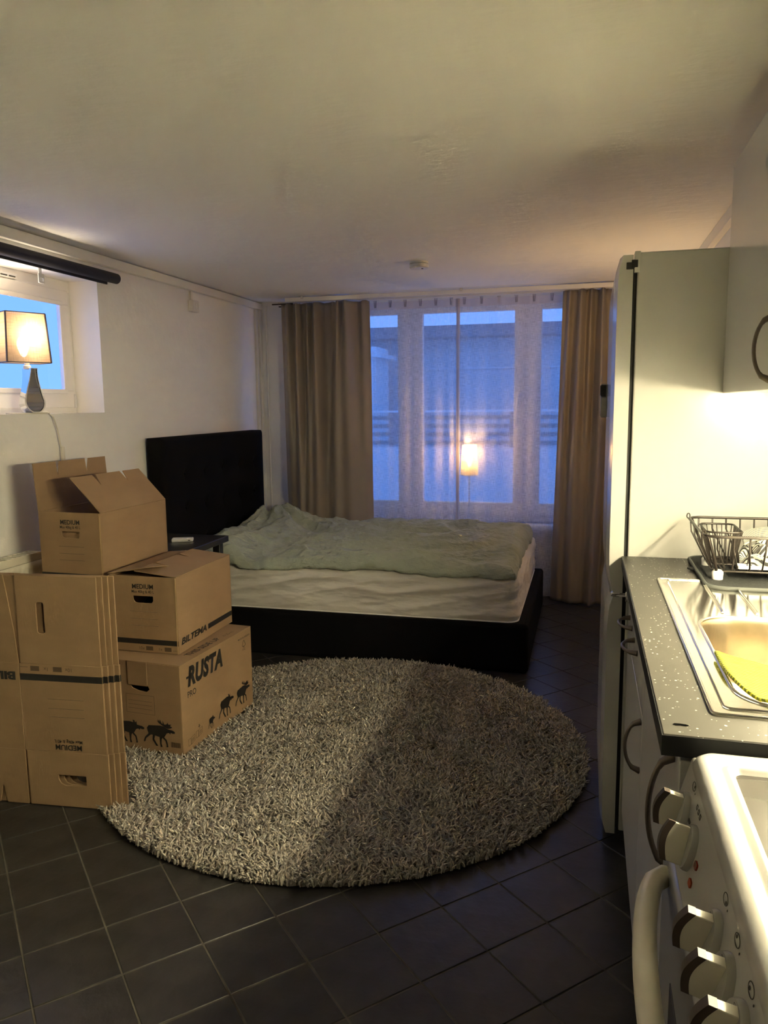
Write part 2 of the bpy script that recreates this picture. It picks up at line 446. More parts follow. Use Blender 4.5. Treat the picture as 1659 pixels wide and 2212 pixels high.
# window wall
W2 = dict(x0=-2.13, x1=0.45, z0=0.52, z1=2.10, yf=5.60)
mb = MB()
mb.box(XL, W2['x0'], YB, YB+0.30, 0, ZC).box(W2['x1'], 0.95, YB, YB+0.30, 0, ZC)
mb.box(W2['x0'], W2['x1'], YB, YB+0.30, 0, W2['z0']).box(W2['x0'], W2['x1'], YB, YB+0.30, W2['z1'], ZC)
struct(mb.build('wall_back', M_WALL), 'white wall around the wide curtained window', 'wall')

mb = MB().box(XR, XR+0.28, YF-0.2, YSTEP, 0, ZC).box(XR2, XR+0.28, YSTEP, YB, 0, ZC)
struct(mb.build('wall_right', M_WALL), 'white wall behind the fridge and kitchen units', 'wall')
struct(MB().box(XL, XR, YF-0.2, YF, 0, ZC).build('wall_front', M_WALL), 'plain white wall at the kitchen end of the room', 'wall')

struct(MB().box(XL, XL+0.034, YF, YB, 2.086, 2.134).build('trim_1', M_TRIM, bevel=0.003), 'long white cable trunking along the top of the window wall', 'trunking')
t = MB().box(XL, XL+0.020, YB-0.075, YB-0.045, 0, 2.086).box(XL, XL+0.030, YB-0.040, YB, 0, 2.086)
struct(t.build('trim_2', M_TRIM, bevel=0.003), 'upright white conduit in the corner beside the headboard', 'trunking')
struct(MB().box(XR2-0.032, XR2, YSTEP, YB, 2.085, 2.139).build('trim_3', M_TRIM, bevel=0.003), 'white trunking under the ceiling above the fridge', 'trunking')
struct(MB().tube([(XL+0.075, YB-0.012, 0.02), (XL+0.07, YB-0.012, 1.0), (XL+0.072, YB-0.012, 2.12)], 0.006, 8).build('trim_4', M_TRIM, smooth=40), 'thin white pipe rising beside the left curtain', 'pipe')

# ------------------------------------------------------------------ small window
w1 = thing('window_1', (W1['xf'], W1['y0'], W1['z0']), 'small white framed window in a deep reveal, blue dusk outside', 'window', kind='structure')
def w1box(name, y0, y1, z0, z1, x0, x1, mat=M_FRAME, bevel=0.004, parent=w1):
    return box_obj(name, mat, parent, x0, x1, y0-W1['y0'], y1-W1['y0'], z0-W1['z0'], z1-W1['z0'], bevel)
y0, y1, z0, z1 = W1['y0'], W1['y1'], W1['z0'], W1['z1']
mb = MB(); H1, L1 = z1-z0, y1-y0
for (a, b, c, d) in ((0, L1, 0, 0.035), (0, L1, H1-0.055, H1), (0, 0.045, 0.035, H1-0.055), (L1-0.038, L1, 0.035, H1-0.055)):
    mb.box(-0.018, 0.0, a, b, c, d)
fr = mb.build('frame', M_FRAME, w1, bevel=0.003)
pa, pb, pc, pd = 0.11, 3.412-y0, 1.459-z0, 1.888-z0           # glass area
mb = MB()
for (a, b, c, d) in ((0.040, L1-0.030, 0.030, pc), (0.040, L1-0.030, pd, H1-0.050), (0.040, pa, pc, pd), (pb, L1-0.030, pc, pd)):
    mb.box(-0.012, 0.012, a, b, c, d)
sash = mb.build('sash', M_FRAME, w1, bevel=0.004)
mb = MB()
for (a, b, c, d) in ((pa-0.006, pb+0.016, pc-0.016, pc+0.006), (pa-0.006, pb+0.016, pd-0.006, pd+0.016), (pa-0.016, pa+0.006, pc+0.006, pd-0.006), (pb-0.006, pb+0.016, pc+0.006, pd-0.006)):
    mb.box(0.0102, 0.017, a, b, c, d)
mb.build('glazing_bead', M_FRAME, sash, bevel=0.003)
MB().box(-0.004, 0.001, pa, pb, pc, pd).build('pane', M_GLASS, sash)
mb = MB().box(0.0, 0.016, 0.42, 0.70, H1-0.046, H1-0.022)
vent = mb.build('trickle_vent', M_PLASTIC, w1, bevel=0.004)
for k in range(5):
    MB().box(0.0162, 0.0168, 0.435+k*0.052, 0.435+k*0.052+0.042, H1-0.040, H1-0.034).build('vent_slot', M_GREY, vent)
MB().box(0.0, 0.018, L1-0.032, L1-0.018, 0.03, 0.10).build('hinge', M_PLASTIC, w1, bevel=0.003)
MB().box(0.0, XL-W1['xf'], 0.0, L1, 0.0, 0.004).build('sill', M_FRAME, w1)

# ------------------------------------------------------------------ wide window behind the curtains
w2 = thing('window_2', (W2['x0'], W2['yf'], W2['z0']), 'wide white three-part window behind the sheer curtains', 'window', kind='structure')
ox, oz = W2['x0'], W2['z0']; HW = W2['z1']-W2['z0']; LW = W2['x1']-W2['x0']
mb = MB()
for (a, b, c, d) in ((0, LW, 0, 0.05), (0, LW, HW-0.04, HW), (0, 0.045, 0.05, HW-0.04), (LW-0.045, LW, 0.05, HW-0.04)):
    mb.box(a, b, 0.0, 0.075, c, d)
for cxm in (-1.262, -0.412):
    mb.box(cxm-0.024-ox, cxm+0.024-ox, 0.0, 0.075, 0.05, HW-0.04)
mb.build('frame', M_FRAME, w2, bevel=0.004)
for (sx0, sx1, gx0, gx1, hx) in ((-2.085, -1.284, -2.005, -1.357, -1.318), (-1.240, -0.434, -1.171, -0.506, -0.470), (-0.390, 0.405, -0.318, 0.33, -0.354)):
    zs0, zs1, zg0, zg1 = 0.565, 2.062, 0.652, 2.025
    mb = MB()
    for (a, b, c, d) in ((sx0, sx1, zs0, zg0), (sx0, sx1, zg1, zs1), (sx0, gx0, zg0, zg1), (gx1, sx1, zg0, zg1)):
        mb.box(a-ox, b-ox, -0.014, 0.05, c-oz, d-oz)
    s = mb.build('sash', M_FRAME, w2, bevel=0.005)
    MB().box(gx0-ox, gx1-ox, 0.022, 0.028, zg0-oz, zg1-oz).build('pane', M_GLASS, s)
    h = MB().box(hx-0.012-ox, hx+0.012-ox, -0.026, -0.014, 1.335-oz, 1.42-oz)
    h.tube([(hx-ox, -0.02, 1.39-oz), (hx-ox, -0.05, 1.39-oz), (hx-0.004-ox, -0.055, 1.36-oz), (hx-0.014-ox, -0.055, 1.26-oz)], 0.009, 8)
    h.build('handle', M_FRAME, s, smooth=50)
MB().box(-0.03, LW+0.03, -0.185, 0.0, -0.032, 0.0).build('sill', M_FRAME, w2, bevel=0.006)

# ------------------------------------------------------------------ outside: garden, low wall, slat fence, neighbour's house
M_GROUND = material('garden_ground', (0.80, 0.82, 0.85), 0.9, noise=(1.5, 0.3))
M_RENDER = material('house_render', (0.58, 0.60, 0.64), 0.8, noise=(2, 0.12))
M_ROOF = material('dark_roof', (0.16, 0.17, 0.20), 0.7)
M_BOARD = material('dark_stained_board', (0.20, 0.20, 0.22), 0.75, noise=(6, 0.3, (0.2, 1, 4)))
M_SIDING = material('pale_siding', (0.75, 0.78, 0.82), 0.7)
M_LOWWALL = material('garden_wall_render', (0.74, 0.76, 0.80), 0.85, noise=(2, 0.1))
struct(MB().box(-14, 10, YB+0.31, 24, -0.3, 0.1).build('ground', M_GROUND), 'pale garden ground outside the wide window', 'ground')
house = thing('neighbour_house', (-1.0, 9.6, 0.1), 'dark low house with a flat eave beyond the garden fence', 'house')
box_obj('wall', M_RENDER, house, -3.6, 8, 0, 0.3, 0.0, 2.07)
box_obj('eave', M_ROOF, house, -3.7, 8, -0.35, 0.4, 2.07, 2.205)
for zz in (1.88, 1.70): box_obj('moulding', M_SIDING, house, -3.6, 8, -0.03, 0.0, zz, zz+0.014)
shed = thing('garden_shed', (-2.34, 8.55, 0.1), 'pale shed with upright cladding boards left of the fence', 'shed')
box_obj('wall', M_SIDING, shed, -2.2, 0.0, 0.03, 0.6, 0.0, 1.93)
for k in range(4, 26):
    box_obj('cladding_board', M_SIDING, shed, -2.6+k*0.10, -2.6+k*0.10+0.072, 0.0, 0.03, 0.0, 1.78, 0.004)
mb = MB().hexa([(-2.3, -0.06, 2.06), (0.08, -0.06, 1.80), (0.08, 0.7, 1.80), (-2.3, 0.7, 2.06)], [(-2.3, -0.06, 2.11), (0.08, -0.06, 1.85), (0.08, 0.7, 1.85), (-2.3, 0.7, 2.11)])
mb.build('roof_verge', M_SIDING, shed)
gw = MB().box(-4.6, 7, 7.9, 8.1, 0.1, 0.925).build('garden_wall', M_LOWWALL)
tag(gw, 'plain low garden wall under the slat fence', 'garden wall')
fence = thing('slat_fence', (0, 7.95, 0.925), 'dark horizontal slat fence on top of the low garden wall', 'fence')
for k in range(4): box_obj('slat', M_BOARD, fence, -4.6, 7, 0.0, 0.022, 0.026+k*0.087, 0.026+k*0.087+0.042)
box_obj('top_rail', M_SIDING, fence, -4.6, 7, -0.01, 0.05, 0.365, 0.385)
for k in range(7): box_obj('post', M_BOARD, fence, -4.5+k*1.87, -4.44+k*1.87, 0.022, 0.09, 0.0, 0.365)

# ================================================================== RUG
rug = thing('round_rug', (RUG_C[0], RUG_C[1], 0.0), 'round shaggy beige-grey rug on the dark tiles', 'rug')
MB().lathe([(0.02, 0.001), (RUG_R-0.025, 0.001), (RUG_R-0.018, 0.006), (RUG_R-0.03, 0.012), (0.02, 0.012)], 96).build('backing', material('rug_backing', (0.16, 0.14, 0.12), 0.95), rug, smooth=50)
FOOT = []                                        # footprints that flatten the pile: (corner x, y, yaw, x0, x1, y0, y1)
FOOT.append((-1.479, 2.522, -0.07, -0.385, 0.0, 0.0, 0.56))
FOOT.append((-1.546, 2.138, R(5.1), -0.80, 0.07, -0.004, 0.07))
def make_pile(n):
    r = (RUG_R-0.012)*np.sqrt(rng.random(n)); a = rng.random(n)*2*np.pi
    x, y = r*np.cos(a), r*np.sin(a)
    keep = np.ones(n, bool)
    for (fx, fy, yw, x0, x1, y0, y1) in FOOT:
        dx, dy = x+RUG_C[0]-fx, y+RUG_C[1]-fy
        lx = dx*math.cos(yw)+dy*math.sin(yw); ly = -dx*math.sin(yw)+dy*math.cos(yw)
        keep &= ~((lx > x0-0.004) & (lx < x1+0.008) & (ly > y0-0.01) & (ly < y1+0.012))
    x, y, r, a = x[keep], y[keep], r[keep], a[keep]; n = len(x)
    # yarns lean together in soft clumps
    lean = 2*np.pi*1.6*vnoise(x*9+50, y*9+50, 3) + rng.normal(0, 1.1, n)
    edge = np.clip((r-(RUG_R-0.07))/0.07, 0, 1)
    edge = edge*0.55
    lx, ly = np.cos(lean)*(1-edge)+np.cos(a)*edge, np.sin(lean)*(1-edge)+np.sin(a)*edge
    L = rng.uniform(0.030, 0.048, n)*(1-0.35*edge); tilt = rng.uniform(0.75, 1.45, n)
    rad = rng.uniform(0.0024, 0.0042, n)
    S, K = 4, 3                                   # rings, sides
    pts = np.zeros((n, S, 3)); tt = np.linspace(0, 1, S)
    curl = rng.normal(0, 1.5, n)
    px, py, pz = x.copy(), y.copy(), np.full(n, 0.008)
    for s in range(S):
        pts[:, s, 0], pts[:, s, 1], pts[:, s, 2] = px, py, pz
        ang = tilt*(0.35+0.95*tt[s]); ca = np.cos(curl*tt[s]); sa = np.sin(curl*tt[s])
        dx, dy = lx*ca-ly*sa, lx*sa+ly*ca
        st = L/(S-1)
        px = px+dx*np.sin(ang)*st; py = py+dy*np.sin(ang)*st; pz = np.maximum(pz+np.cos(ang)*st, 0.006)
    ph = rng.random(n)*2*np.pi
    V = np.zeros((n, S, K, 3))
    taper = np.array([1.0, 1.1, 1.0, 0.55])
    for k in range(K):
        aa = ph+2*np.pi*k/K
        for s in range(S):
            V[:, s, k, 0] = pts[:, s, 0]+rad*taper[s]*np.cos(aa+1.4*s)
            V[:, s, k, 1] = pts[:, s, 1]+rad*taper[s]*np.sin(aa+1.4*s)
            V[:, s, k, 2] = pts[:, s, 2]
    V = V.reshape(-1, 3)
    base = (np.arange(n)*S*K)[:, None]
    quads = []
    for s in range(S-1):
        for k in range(K):
            k2 = (k+1) % K
            quads.append([s*K+k, s*K+k2, (s+1)*K+k2, (s+1)*K+k])
    quads = np.array(quads)
    F = (base[:, :, None]+quads[None]).reshape(-1, 4)
    me = bpy.data.meshes.new('pile')
    me.vertices.add(len(V)); me.vertices.foreach_set('co', V.ravel())
    me.loops.add(F.size); me.loops.foreach_set('vertex_index', F.ravel().astype(np.int32))
    me.polygons.add(len(F)); me.polygons.foreach_set('loop_start', (np.arange(len(F))*4).astype(np.int32))
    me.polygons.foreach_set('loop_total', np.full(len(F), 4, np.int32))
    me.update(calc_edges=True); me.shade_smooth()
    shade = np.repeat(0.70+0.36*rng.random(n)**1.3, S*K)
    warm = np.repeat(rng.normal(0, 0.03, n), S*K)
    col = np.stack([0.66*shade*(1+warm), 0.60*shade, 0.51*shade*(1-warm), np.ones(len(V))], 1)
    at = me.color_attributes.new('yarn', 'FLOAT_COLOR', 'POINT'); at.data.foreach_set('color', col.ravel())
    return me
m = material('shag_yarn', (0.45, 0.40, 0.33), 0.9, sheen=0.15)
_a = m.node_tree.nodes.new('ShaderNodeAttribute'); _a.attribute_name = 'yarn'
m.node_tree.links.new(_a.outputs['Color'], m.node_tree.nodes['Principled BSDF'].inputs['Base Color'])
pme = make_pile(52000); pme.materials.append(m)
tag(link('pile', pme, rug), kind='stuff')

# ================================================================== BED
BX0, BX1, BY0, BY1 = -2.30, -0.258, 3.815, 5.225
bed = thing('bed', (BX0, BY0, 0.0), 'black upholstered bed with a tall button-tufted headboard', 'bed')
o = box_obj('base', M_BLACK, bed, 0.0, BX1-BX0, 0.0, BY1-BY0, 0.0, 0.258, bevel=0.022, seg=4)
# headboard: a padded slab with buttoned dimples
ny, nz = 120, 100
yy = np.linspace(0, 1.41, ny); zz = np.linspace(0, 1.197, nz)
Yg, Zg = np.meshgrid(yy, zz, indexing='ij')
buttons = [(0.265+0.247*i, z) for i in range(5) for z in (0.975, 0.768, 0.561)]
edge = np.minimum(np.minimum(Yg, 1.41-Yg), 1.197-Zg)
depth = -0.028*np.exp(-edge/0.018)
for (by, bz) in buttons:
    d2 = (Yg-by)**2+(Zg-bz)**2
    depth -= 0.020*np.exp(-d2/(2*0.022**2)) + 0.006*np.exp(-d2/(2*0.06**2))
front = np.stack([0.0+depth, Yg, Zg], 2)
HBY = 0.045
hb = MB()
n, mm = ny, nz
hb.v = [tuple(p) for p in (front+np.array([0.002, HBY, 0.0])).reshape(-1, 3)]
hb.f = [(i*mm+j, (i+1)*mm+j, (i+1)*mm+j+1, i*mm+j+1) for i in range(n-1) for j in range(mm-1)]
rim = [i*mm for i in range(n)] + [(n-1)*mm+j for j in range(1, mm)] + [i*mm+mm-1 for i in range(n-2, -1, -1)] + [j for j in range(mm-2, 0, -1)]
s0 = len(hb.v)
for i in rim:
    p = hb.v[i]; hb.v.append((-0.100, p[1], p[2]))
for k in range(len(rim)):
    k2 = (k+1) % len(rim); hb.f.append((rim[k2], rim[k], s0+k, s0+k2))
hb.f.append(tuple(s0+k for k in range(len(rim))))
head = hb.build('headboard', M_BLACK, bed, smooth=60)
for (by, bz) in buttons:
    MB().lathe([(0.001, 0.006), (0.007, 0.005), (0.010, 0.001), (0.009, -0.003)], 12, (-0.019, by+HBY, bz), axis='x').build('button', M_BLACK, head, smooth=60)

# mattress with fitted sheet
def rounded_slab(x0, x1, y0, y1, z0, z1, r, nx=150, ny=100, ruffle=None):
    """closed soft slab: top sheet wrapped over rounded edges down the sides"""
    nxs = np.linspace(0, 1, nx); P = []
    def ring(inset, z):
        pts = rrect(x0+inset, x1-inset, y0+inset, y1-inset, max(0.05-inset*0.3, 0.012), 6)
        return pts, z
    loops = []
    for k in range(10):
        loops.append(ring(0.0 if k else 0.012, z0+(z1-r-z0)*k/9))
    for k in range(1, 8):
        a = R(90*k/7); loops.append(ring(r*(1-math.cos(a)), z1-r+r*math.sin(a)))
    return loops
MX0, MX1, MY0, MY1, MZ0, MZ1 = -2.285, -0.318, 3.846, 5.195, 0.252, 0.500
matt = thing('mattress', (MX0, MY0, MZ0), 'thick mattress in a rumpled white fitted sheet on the black bed', 'mattress')
def dense_loop(x0, x1, y0, y1, r, step):
    raw = rrect(x0, x1, y0, y1, r, 8); raw = raw+[raw[0]]
    out = []
    for (a, b) in zip(raw[:-1], raw[1:]):
        L = math.dist(a, b); k = max(1, int(round(L/step)))
        out += [(a[0]+(b[0]-a[0])*i/k, a[1]+(b[1]-a[1])*i/k) for i in range(k)]
    return out
def wrinkle_sheet(u, v):
    # soft folds running diagonally down the sides of the sheet
    def ridge(a, b, seed, p=1.4): return (1-np.abs(2*vnoise(a, b, seed)-1))**p
    w = 0.016*ridge(u*2.2+v*5, v*13-u*2.4, 5) + 0.010*ridge(u*5+v*9, v*26-u*5, 8) + 0.005*ridge(u*12+v*15, v*45-u*9, 11) - 0.012
    return w
loops = []
W_, D_, H_ = MX1-MX0, MY1-MY0, MZ1-MZ0
prof = [(0.012, 0.0), (0.0, 0.012)] + [(0.0, 0.012+(H_-0.055-0.012)*k/24) for k in range(1, 25)] + [(0.055*(1-math.cos(R(90*k/8))), H_-0.055+0.055*math.sin(R(90*k/8))) for k in range(1, 9)]
ref = dense_loop(0, W_, 0, D_, 0.06, 0.016)
ref = np.array(ref); cxy = np.array([W_/2, D_/2]); arc = np.concatenate([[0], np.cumsum(np.hypot(*(np.diff(ref, axis=0).T)))])
nrm = np.roll(ref, -1, 0)-np.roll(ref, 1, 0); nrm = np.stack([nrm[:, 1], -nrm[:, 0]], 1); nrm /= np.linalg.norm(nrm, axis=1)[:, None]
V = []
for (ins, z) in prof:
    w = wrinkle_sheet(arc, np.full(len(arc), z))*min(1.0, z/0.03)
    sag = 0.0
    p = ref - nrm*(ins-w[:, None] if np.ndim(ins) else (ins-w)[:, None])
    V.append(np.column_stack([p, np.full(len(p), z)]))
n = len(ref); mb = MB(); mb.v = [tuple(q) for ring in V for q in ring]
for i in range(len(prof)-1):
    for j in range(n):
        j2 = (j+1) % n; mb.f.append((i*n+j, i*n+j2, (i+1)*n+j2, (i+1)*n+j))
mb.f.append(tuple((len(prof)-1)*n+j for j in range(n))); mb.f.append(tuple(range(n-1, -1, -1)))
mb.build('fitted_sheet', M_SHEET, matt, smooth=70)
mb = MB().tube([(p[0], p[1], 0.006) for p in rrect(-0.002, W_+0.002, -0.002, D_+0.002, 0.06, 6)], 0.006, 6, closed=True)
mb.build('piping', material('white_piping', (0.82, 0.80, 0.75), 0.7), matt, smooth=60)


# ================================================================== DUVET
def duvet_sheet(nx, ny, x0, x1, y0, y1):
    """soft cover: filling, pillow bumps, and folds that run along the bed and fan out from the pillow"""
    u = np.linspace(0, 1, nx)[:, None]*np.ones((1, ny)); w = np.ones((nx, 1))*np.linspace(0, 1, ny)[None, :]
    x = x0+(x1-x0)*u; y = y0+(y1-y0)*w
    wx = x + 0.10*(vnoise(x*3+7, y*3, 1)-0.5); wy = y + 0.13*(vnoise(x*2.2, y*3+5, 2)-0.5)
    def ridge(a, b, seed, p=1.3): return (1-np.abs(2*vnoise(a, b, seed)-1))**p
    head = 1/(1+np.exp((x+1.62)/0.10))                                     # 1 near the headboard
    ang = np.arctan2(wy-4.93, wx+2.10); rad = np.hypot(wx+2.10, wy-4.93)
    along = 0.062*ridge(wx*1.8+1.0*wy, wy*7.5-0.9*wx, 11, 1.0) + 0.040*ridge(wx*3.6+2*wy, wy*14-2.0*wx, 12, 1.1) + 0.013*ridge(wx*9+3*wy, wy*26-5*wx, 13)
    fan = 0.060*ridge(ang*3.4+20, rad*2.0, 21, 1.0)*np.clip(rad/0.12, 0, 1) + 0.026*ridge(wx*9, wy*8, 22) + 0.012*ridge(wx*20+4*wy, wy*19, 23)
    crush = 0.006*ridge(wx*31+8*wy, wy*30-9*wx, 31) + 0.010*ridge(wx*6+9*wy, wy*7-7*wx, 32, 2.5)
    z = MZ1 - 0.008 + along*(1-head) + fan*head + crush
    z += 0.115*np.exp(-(np.abs((x+2.06)/0.19)**2.4+np.abs((y-4.90)/0.27)**2.4)) + 0.045*np.exp(-(np.abs((x+2.02)/0.20)**3+np.abs((y-4.15)/0.36)**3))
    # puffed edge that curls down over the side of the mattress
    e = np.minimum(np.minimum(x-x0, x1-x), np.minimum(y-y0, y1-y))
    z -= 0.062*np.exp(-np.maximum(e, 0)/0.020)*(0.75+0.5*vnoise(x*5, y*5, 41))
    y = y - 0.020*np.exp(-(y-y0)/0.03)*(vnoise(x*4, y*0, 42)-0.2); x = x + 0.014*np.exp(-(x1-x)/0.03)*(vnoise(x*0, y*5, 43)-0.4)
    return np.stack([x, y, z], 2)
DP = duvet_sheet(300, 215, -2.225, -0.330, 3.835, 5.190)
duv = thing('duvet', (-1.26, 4.5, MZ1), 'crumpled sage green duvet spread over the white mattress', 'duvet')
nx, ny = DP.shape[:2]
mb = MB(); mb.v = [tuple(p) for p in (DP-np.array([-1.26, 4.5, MZ1])).reshape(-1, 3)]
mb.f = [(i*ny+j, (i+1)*ny+j, (i+1)*ny+j+1, i*ny+j+1) for i in range(nx-1) for j in range(ny-1)]
rim = [i*ny for i in range(nx)] + [(nx-1)*ny+j for j in range(1, ny)] + [i*ny+ny-1 for i in range(nx-2, -1, -1)] + [j for j in range(ny-2, 0, -1)]
for (sc_, dz, mode) in ((1.002, -0.012, 0), (0.996, -0.024, 0), (0.96, 0.0, 1)):          # the edge rolls under, the underside lies on the mattress
    s0 = len(mb.v)
    for i in rim:
        p = mb.v[i]; z = p[2]+dz if mode == 0 else min(p[2]-0.03, 0.002)
        mb.v.append((p[0]*sc_, p[1]*sc_, max(z, -0.02)))
    prev = rim if s0 == nx*ny else [s0-len(rim)+k for k in range(len(rim))]
    for k in range(len(rim)):
        k2 = (k+1) % len(rim); mb.f.append((prev[k2], prev[k], s0+k, s0+k2))
dv = mb.build('cover', M_DUVET, duv, smooth=180)

# ================================================================== BEDSIDE TABLE
NT = thing('bedside_table', (-2.39, 3.22, 0.0), 'black wooden bedside table between the boxes and the headboard', 'table')
box_obj('table_top', M_BLACKWOOD, NT, 0.0, 0.515, 0.0, 0.555, 0.640, 0.673, 0.004)
for (a, b) in ((0.02, 0.03), (0.02, 0.48), (0.455, 0.03), (0.455, 0.48)):
    box_obj('leg', M_BLACKWOOD, NT, a, a+0.042, b, b+0.042, 0.0, 0.640, 0.003)
box_obj('shelf', M_BLACKWOOD, NT, 0.03, 0.485, 0.04, 0.51, 0.20, 0.222, 0.002)
g = thing('power_bank', (-2.03, 3.555, 0.673), 'small white plastic block lying on the black bedside table', 'power bank', rotz=R(24))
box_obj('case', M_PLASTIC, g, -0.055, 0.055, -0.026, 0.026, 0.0, 0.018, 0.006, 3)
box_obj('button', M_GREY, g, 0.030, 0.040, -0.0275, -0.0262, 0.006, 0.011)

# ================================================================== CURTAINS
CY = 5.335
track = thing('curtain_track', (-2.10, CY, 2.118), 'white double curtain track under the ceiling above the window', 'curtain track')
TL = XR2+2.10-0.002
box_obj('face_rail', material('gloss_white_rail', (0.92, 0.92, 0.92), 0.15), track, 0.0, TL, -0.085, -0.070, -0.016, 0.014, 0.003)
box_obj('rail', M_PLASTIC, track, 0.0, TL, -0.015, 0.005, -0.014, 0.002, 0.003)
box_obj('rail', M_PLASTIC, track, -0.10, TL, 0.030, 0.050, -0.014, 0.002, 0.003)
for xb in (0.12, 1.255, 2.45): box_obj('bracket', M_PLASTIC, track, xb, xb+0.018, -0.088, 0.165, 0.002, 0.0215, 0.002)
for k, (xa, zz_) in enumerate(((-0.13, -0.022), (-0.09, -0.036))): box_obj('rail_end', M_GREY, track, xa, 0.03, -0.012+0.03*k, 0.0+0.03*k, zz_, zz_+0.008)

def drape(name, label, x_top, x_bot, knots, z0, z1, seed, amp=0.035, wide=1.0):
    """pinch-pleated curtain: folds given as (u at top, u at bottom, depth, half width)"""
    t = thing(name, ((x_top[0]+x_top[1])/2, CY, z0), label, 'curtain', group='taupe satin curtains')
    nu, nv = 260, 90
    u = np.linspace(0, 1, nu)[:, None]*np.ones((1, nv)); v = np.ones((nu, 1))*np.linspace(0, 1, nv)[None, :]   # v: 0 top, 1 bottom
    d = np.zeros((nu, nv))
    for (ut, ub, dep, hw) in knots:
        s = v**0.8; c = ut*(1-s)+ub*s + 0.012*np.sin(5*v+seed+7*ut)
        w = hw*(0.45+0.80*np.minimum(1, v*1.6))
        d += 1.55*dep*(0.75+0.25*np.minimum(1, v*4))*np.exp(-((u-c)/w)**2)
    d += 0.014*(vnoise(u*4+seed*3, v*1.3+2, seed+1)-0.5)
    # small gathers just under the heading
    d += 0.010*np.exp(-v/0.05)*(vnoise(u*38, v*6, seed+4)-0.5)*2
    x = (x_top[0]+(x_top[1]-x_top[0])*u)*(1-v**0.9) + (x_bot[0]+(x_bot[1]-x_bot[0])*u)*v**0.9
    x = x + 0.010*np.sin(3.2*v+seed)*(v)
    z = z1+(z0-z1)*v + 0.010*np.exp(-v/0.02)*(vnoise(u*22, v, seed+7)-0.5)
    P = np.stack([x-t.location.x, -d*1.0, z-z0], 2)
    c = grid_obj('fabric', M_DRAPE, t, P)
    so = c.modifiers.new('thick', 'SOLIDIFY'); so.thickness = 0.002; so.offset = -1
    for (ut, ub, dep, hw) in knots:
        xx = x_top[0]+(x_top[1]-x_top[0])*ut-t.location.x
        MB().tube([(xx, -dep*0.2, z1-z0-0.05), (xx, -dep*0.2+0.01, z1-z0-0.005), (xx, 0.0, z1-z0+0.012)], 0.0016, 6).build('curtain_hook', M_DARK, c)
    return t
drape('curtain', 'taupe satin curtain hanging left of the window behind the bed', (-2.165, -1.500), (-2.125, -1.462),
      [(0.10, 0.06, 0.030, 0.06), (0.22, 0.17, 0.052, 0.045), (0.33, 0.26, 0.036, 0.04), (0.42, 0.38, 0.060, 0.075), (0.66, 0.60, 0.055, 0.065), (0.75, 0.80, 0.066, 0.11), (0.93, 0.95, 0.020, 0.06)], 0.012, 2.098, 3)
drape('curtain', 'taupe satin curtain hanging between the bed foot and the fridge', (-0.170, 0.300), (-0.205, 0.235),
      [(0.09, 0.10, 0.022, 0.05), (0.26, 0.28, 0.050, 0.085), (0.40, 0.42, 0.030, 0.06), (0.54, 0.60, 0.075, 0.075), (0.80, 0.82, 0.05, 0.06)], 0.012, 2.102, 8)

def sheer(name, label, x0, x1, seed, ridges):
    t = thing(name, ((x0+x1)/2, CY+(0.040 if seed % 2 else 0.052), 0.02), label, 'sheer curtain', group='sheer curtains')
    nu, nv = 200, 50
    u = np.linspace(0, 1, nu)[:, None]*np.ones((1, nv)); v = np.ones((nu, 1))*np.linspace(0, 1, nv)[None, :]
    d = 0.010*np.sin(u*(x1-x0)*55+seed+0.9*np.sin(3*v)) *(0.4+0.6*v)
    for (c, w, a) in ridges: d += a*np.exp(-((u-c-0.02*np.sin(3*v))/w)**2)
    d += 0.012*(vnoise(u*8+seed, v*2, seed)-0.5)
    z = 2.086+(0.02-2.086)*v
    P = np.stack([(x0+(x1-x0)*u)-t.location.x, -d, z-0.02], 2)
    grid_obj('voile', M_SHEER, t, P)
    # denser gathered heading with hooks
    P2 = P[:, :4].copy(); P2[:, :, 1] -= 0.0025
    zz = np.linspace(2.086, 2.034, 4); P2[:, :, 2] = zz[None, :]-0.02
    grid_obj('heading_tape', M_HEAD, t, P2)
    for k in range(7):
        xx = x0+(x1-x0)*(k+0.45)/7-t.location.x
        mb = MB()
        for q in (-0.009, 0.0, 0.009): mb.tube([(xx+q*0.6, -0.016, 2.028), (xx+q, -0.016, 2.076)], 0.0014, 5)
        mb.build('pleat_hook', M_GREY, t)
    P3 = (P[-7:] if seed % 2 else P[:7]).copy(); P3[:, :, 1] -= 0.002
    grid_obj('side_hem', M_HEAD, t, P3)
    return t
sheer('sheer_curtain', 'white sheer curtain over the left half of the window', -1.62, -0.860, 3, [(0.985, 0.025, 0.03), (0.93, 0.03, 0.02), (0.82, 0.05, 0.015), (0.35, 0.06, 0.012)])
sheer('sheer_curtain', 'white sheer curtain over the right half of the window, lamp behind it', -0.884, -0.06, 6, [(0.012, 0.02, 0.03), (0.18, 0.06, 0.015), (0.36, 0.05, 0.022), (0.62, 0.07, 0.012)])

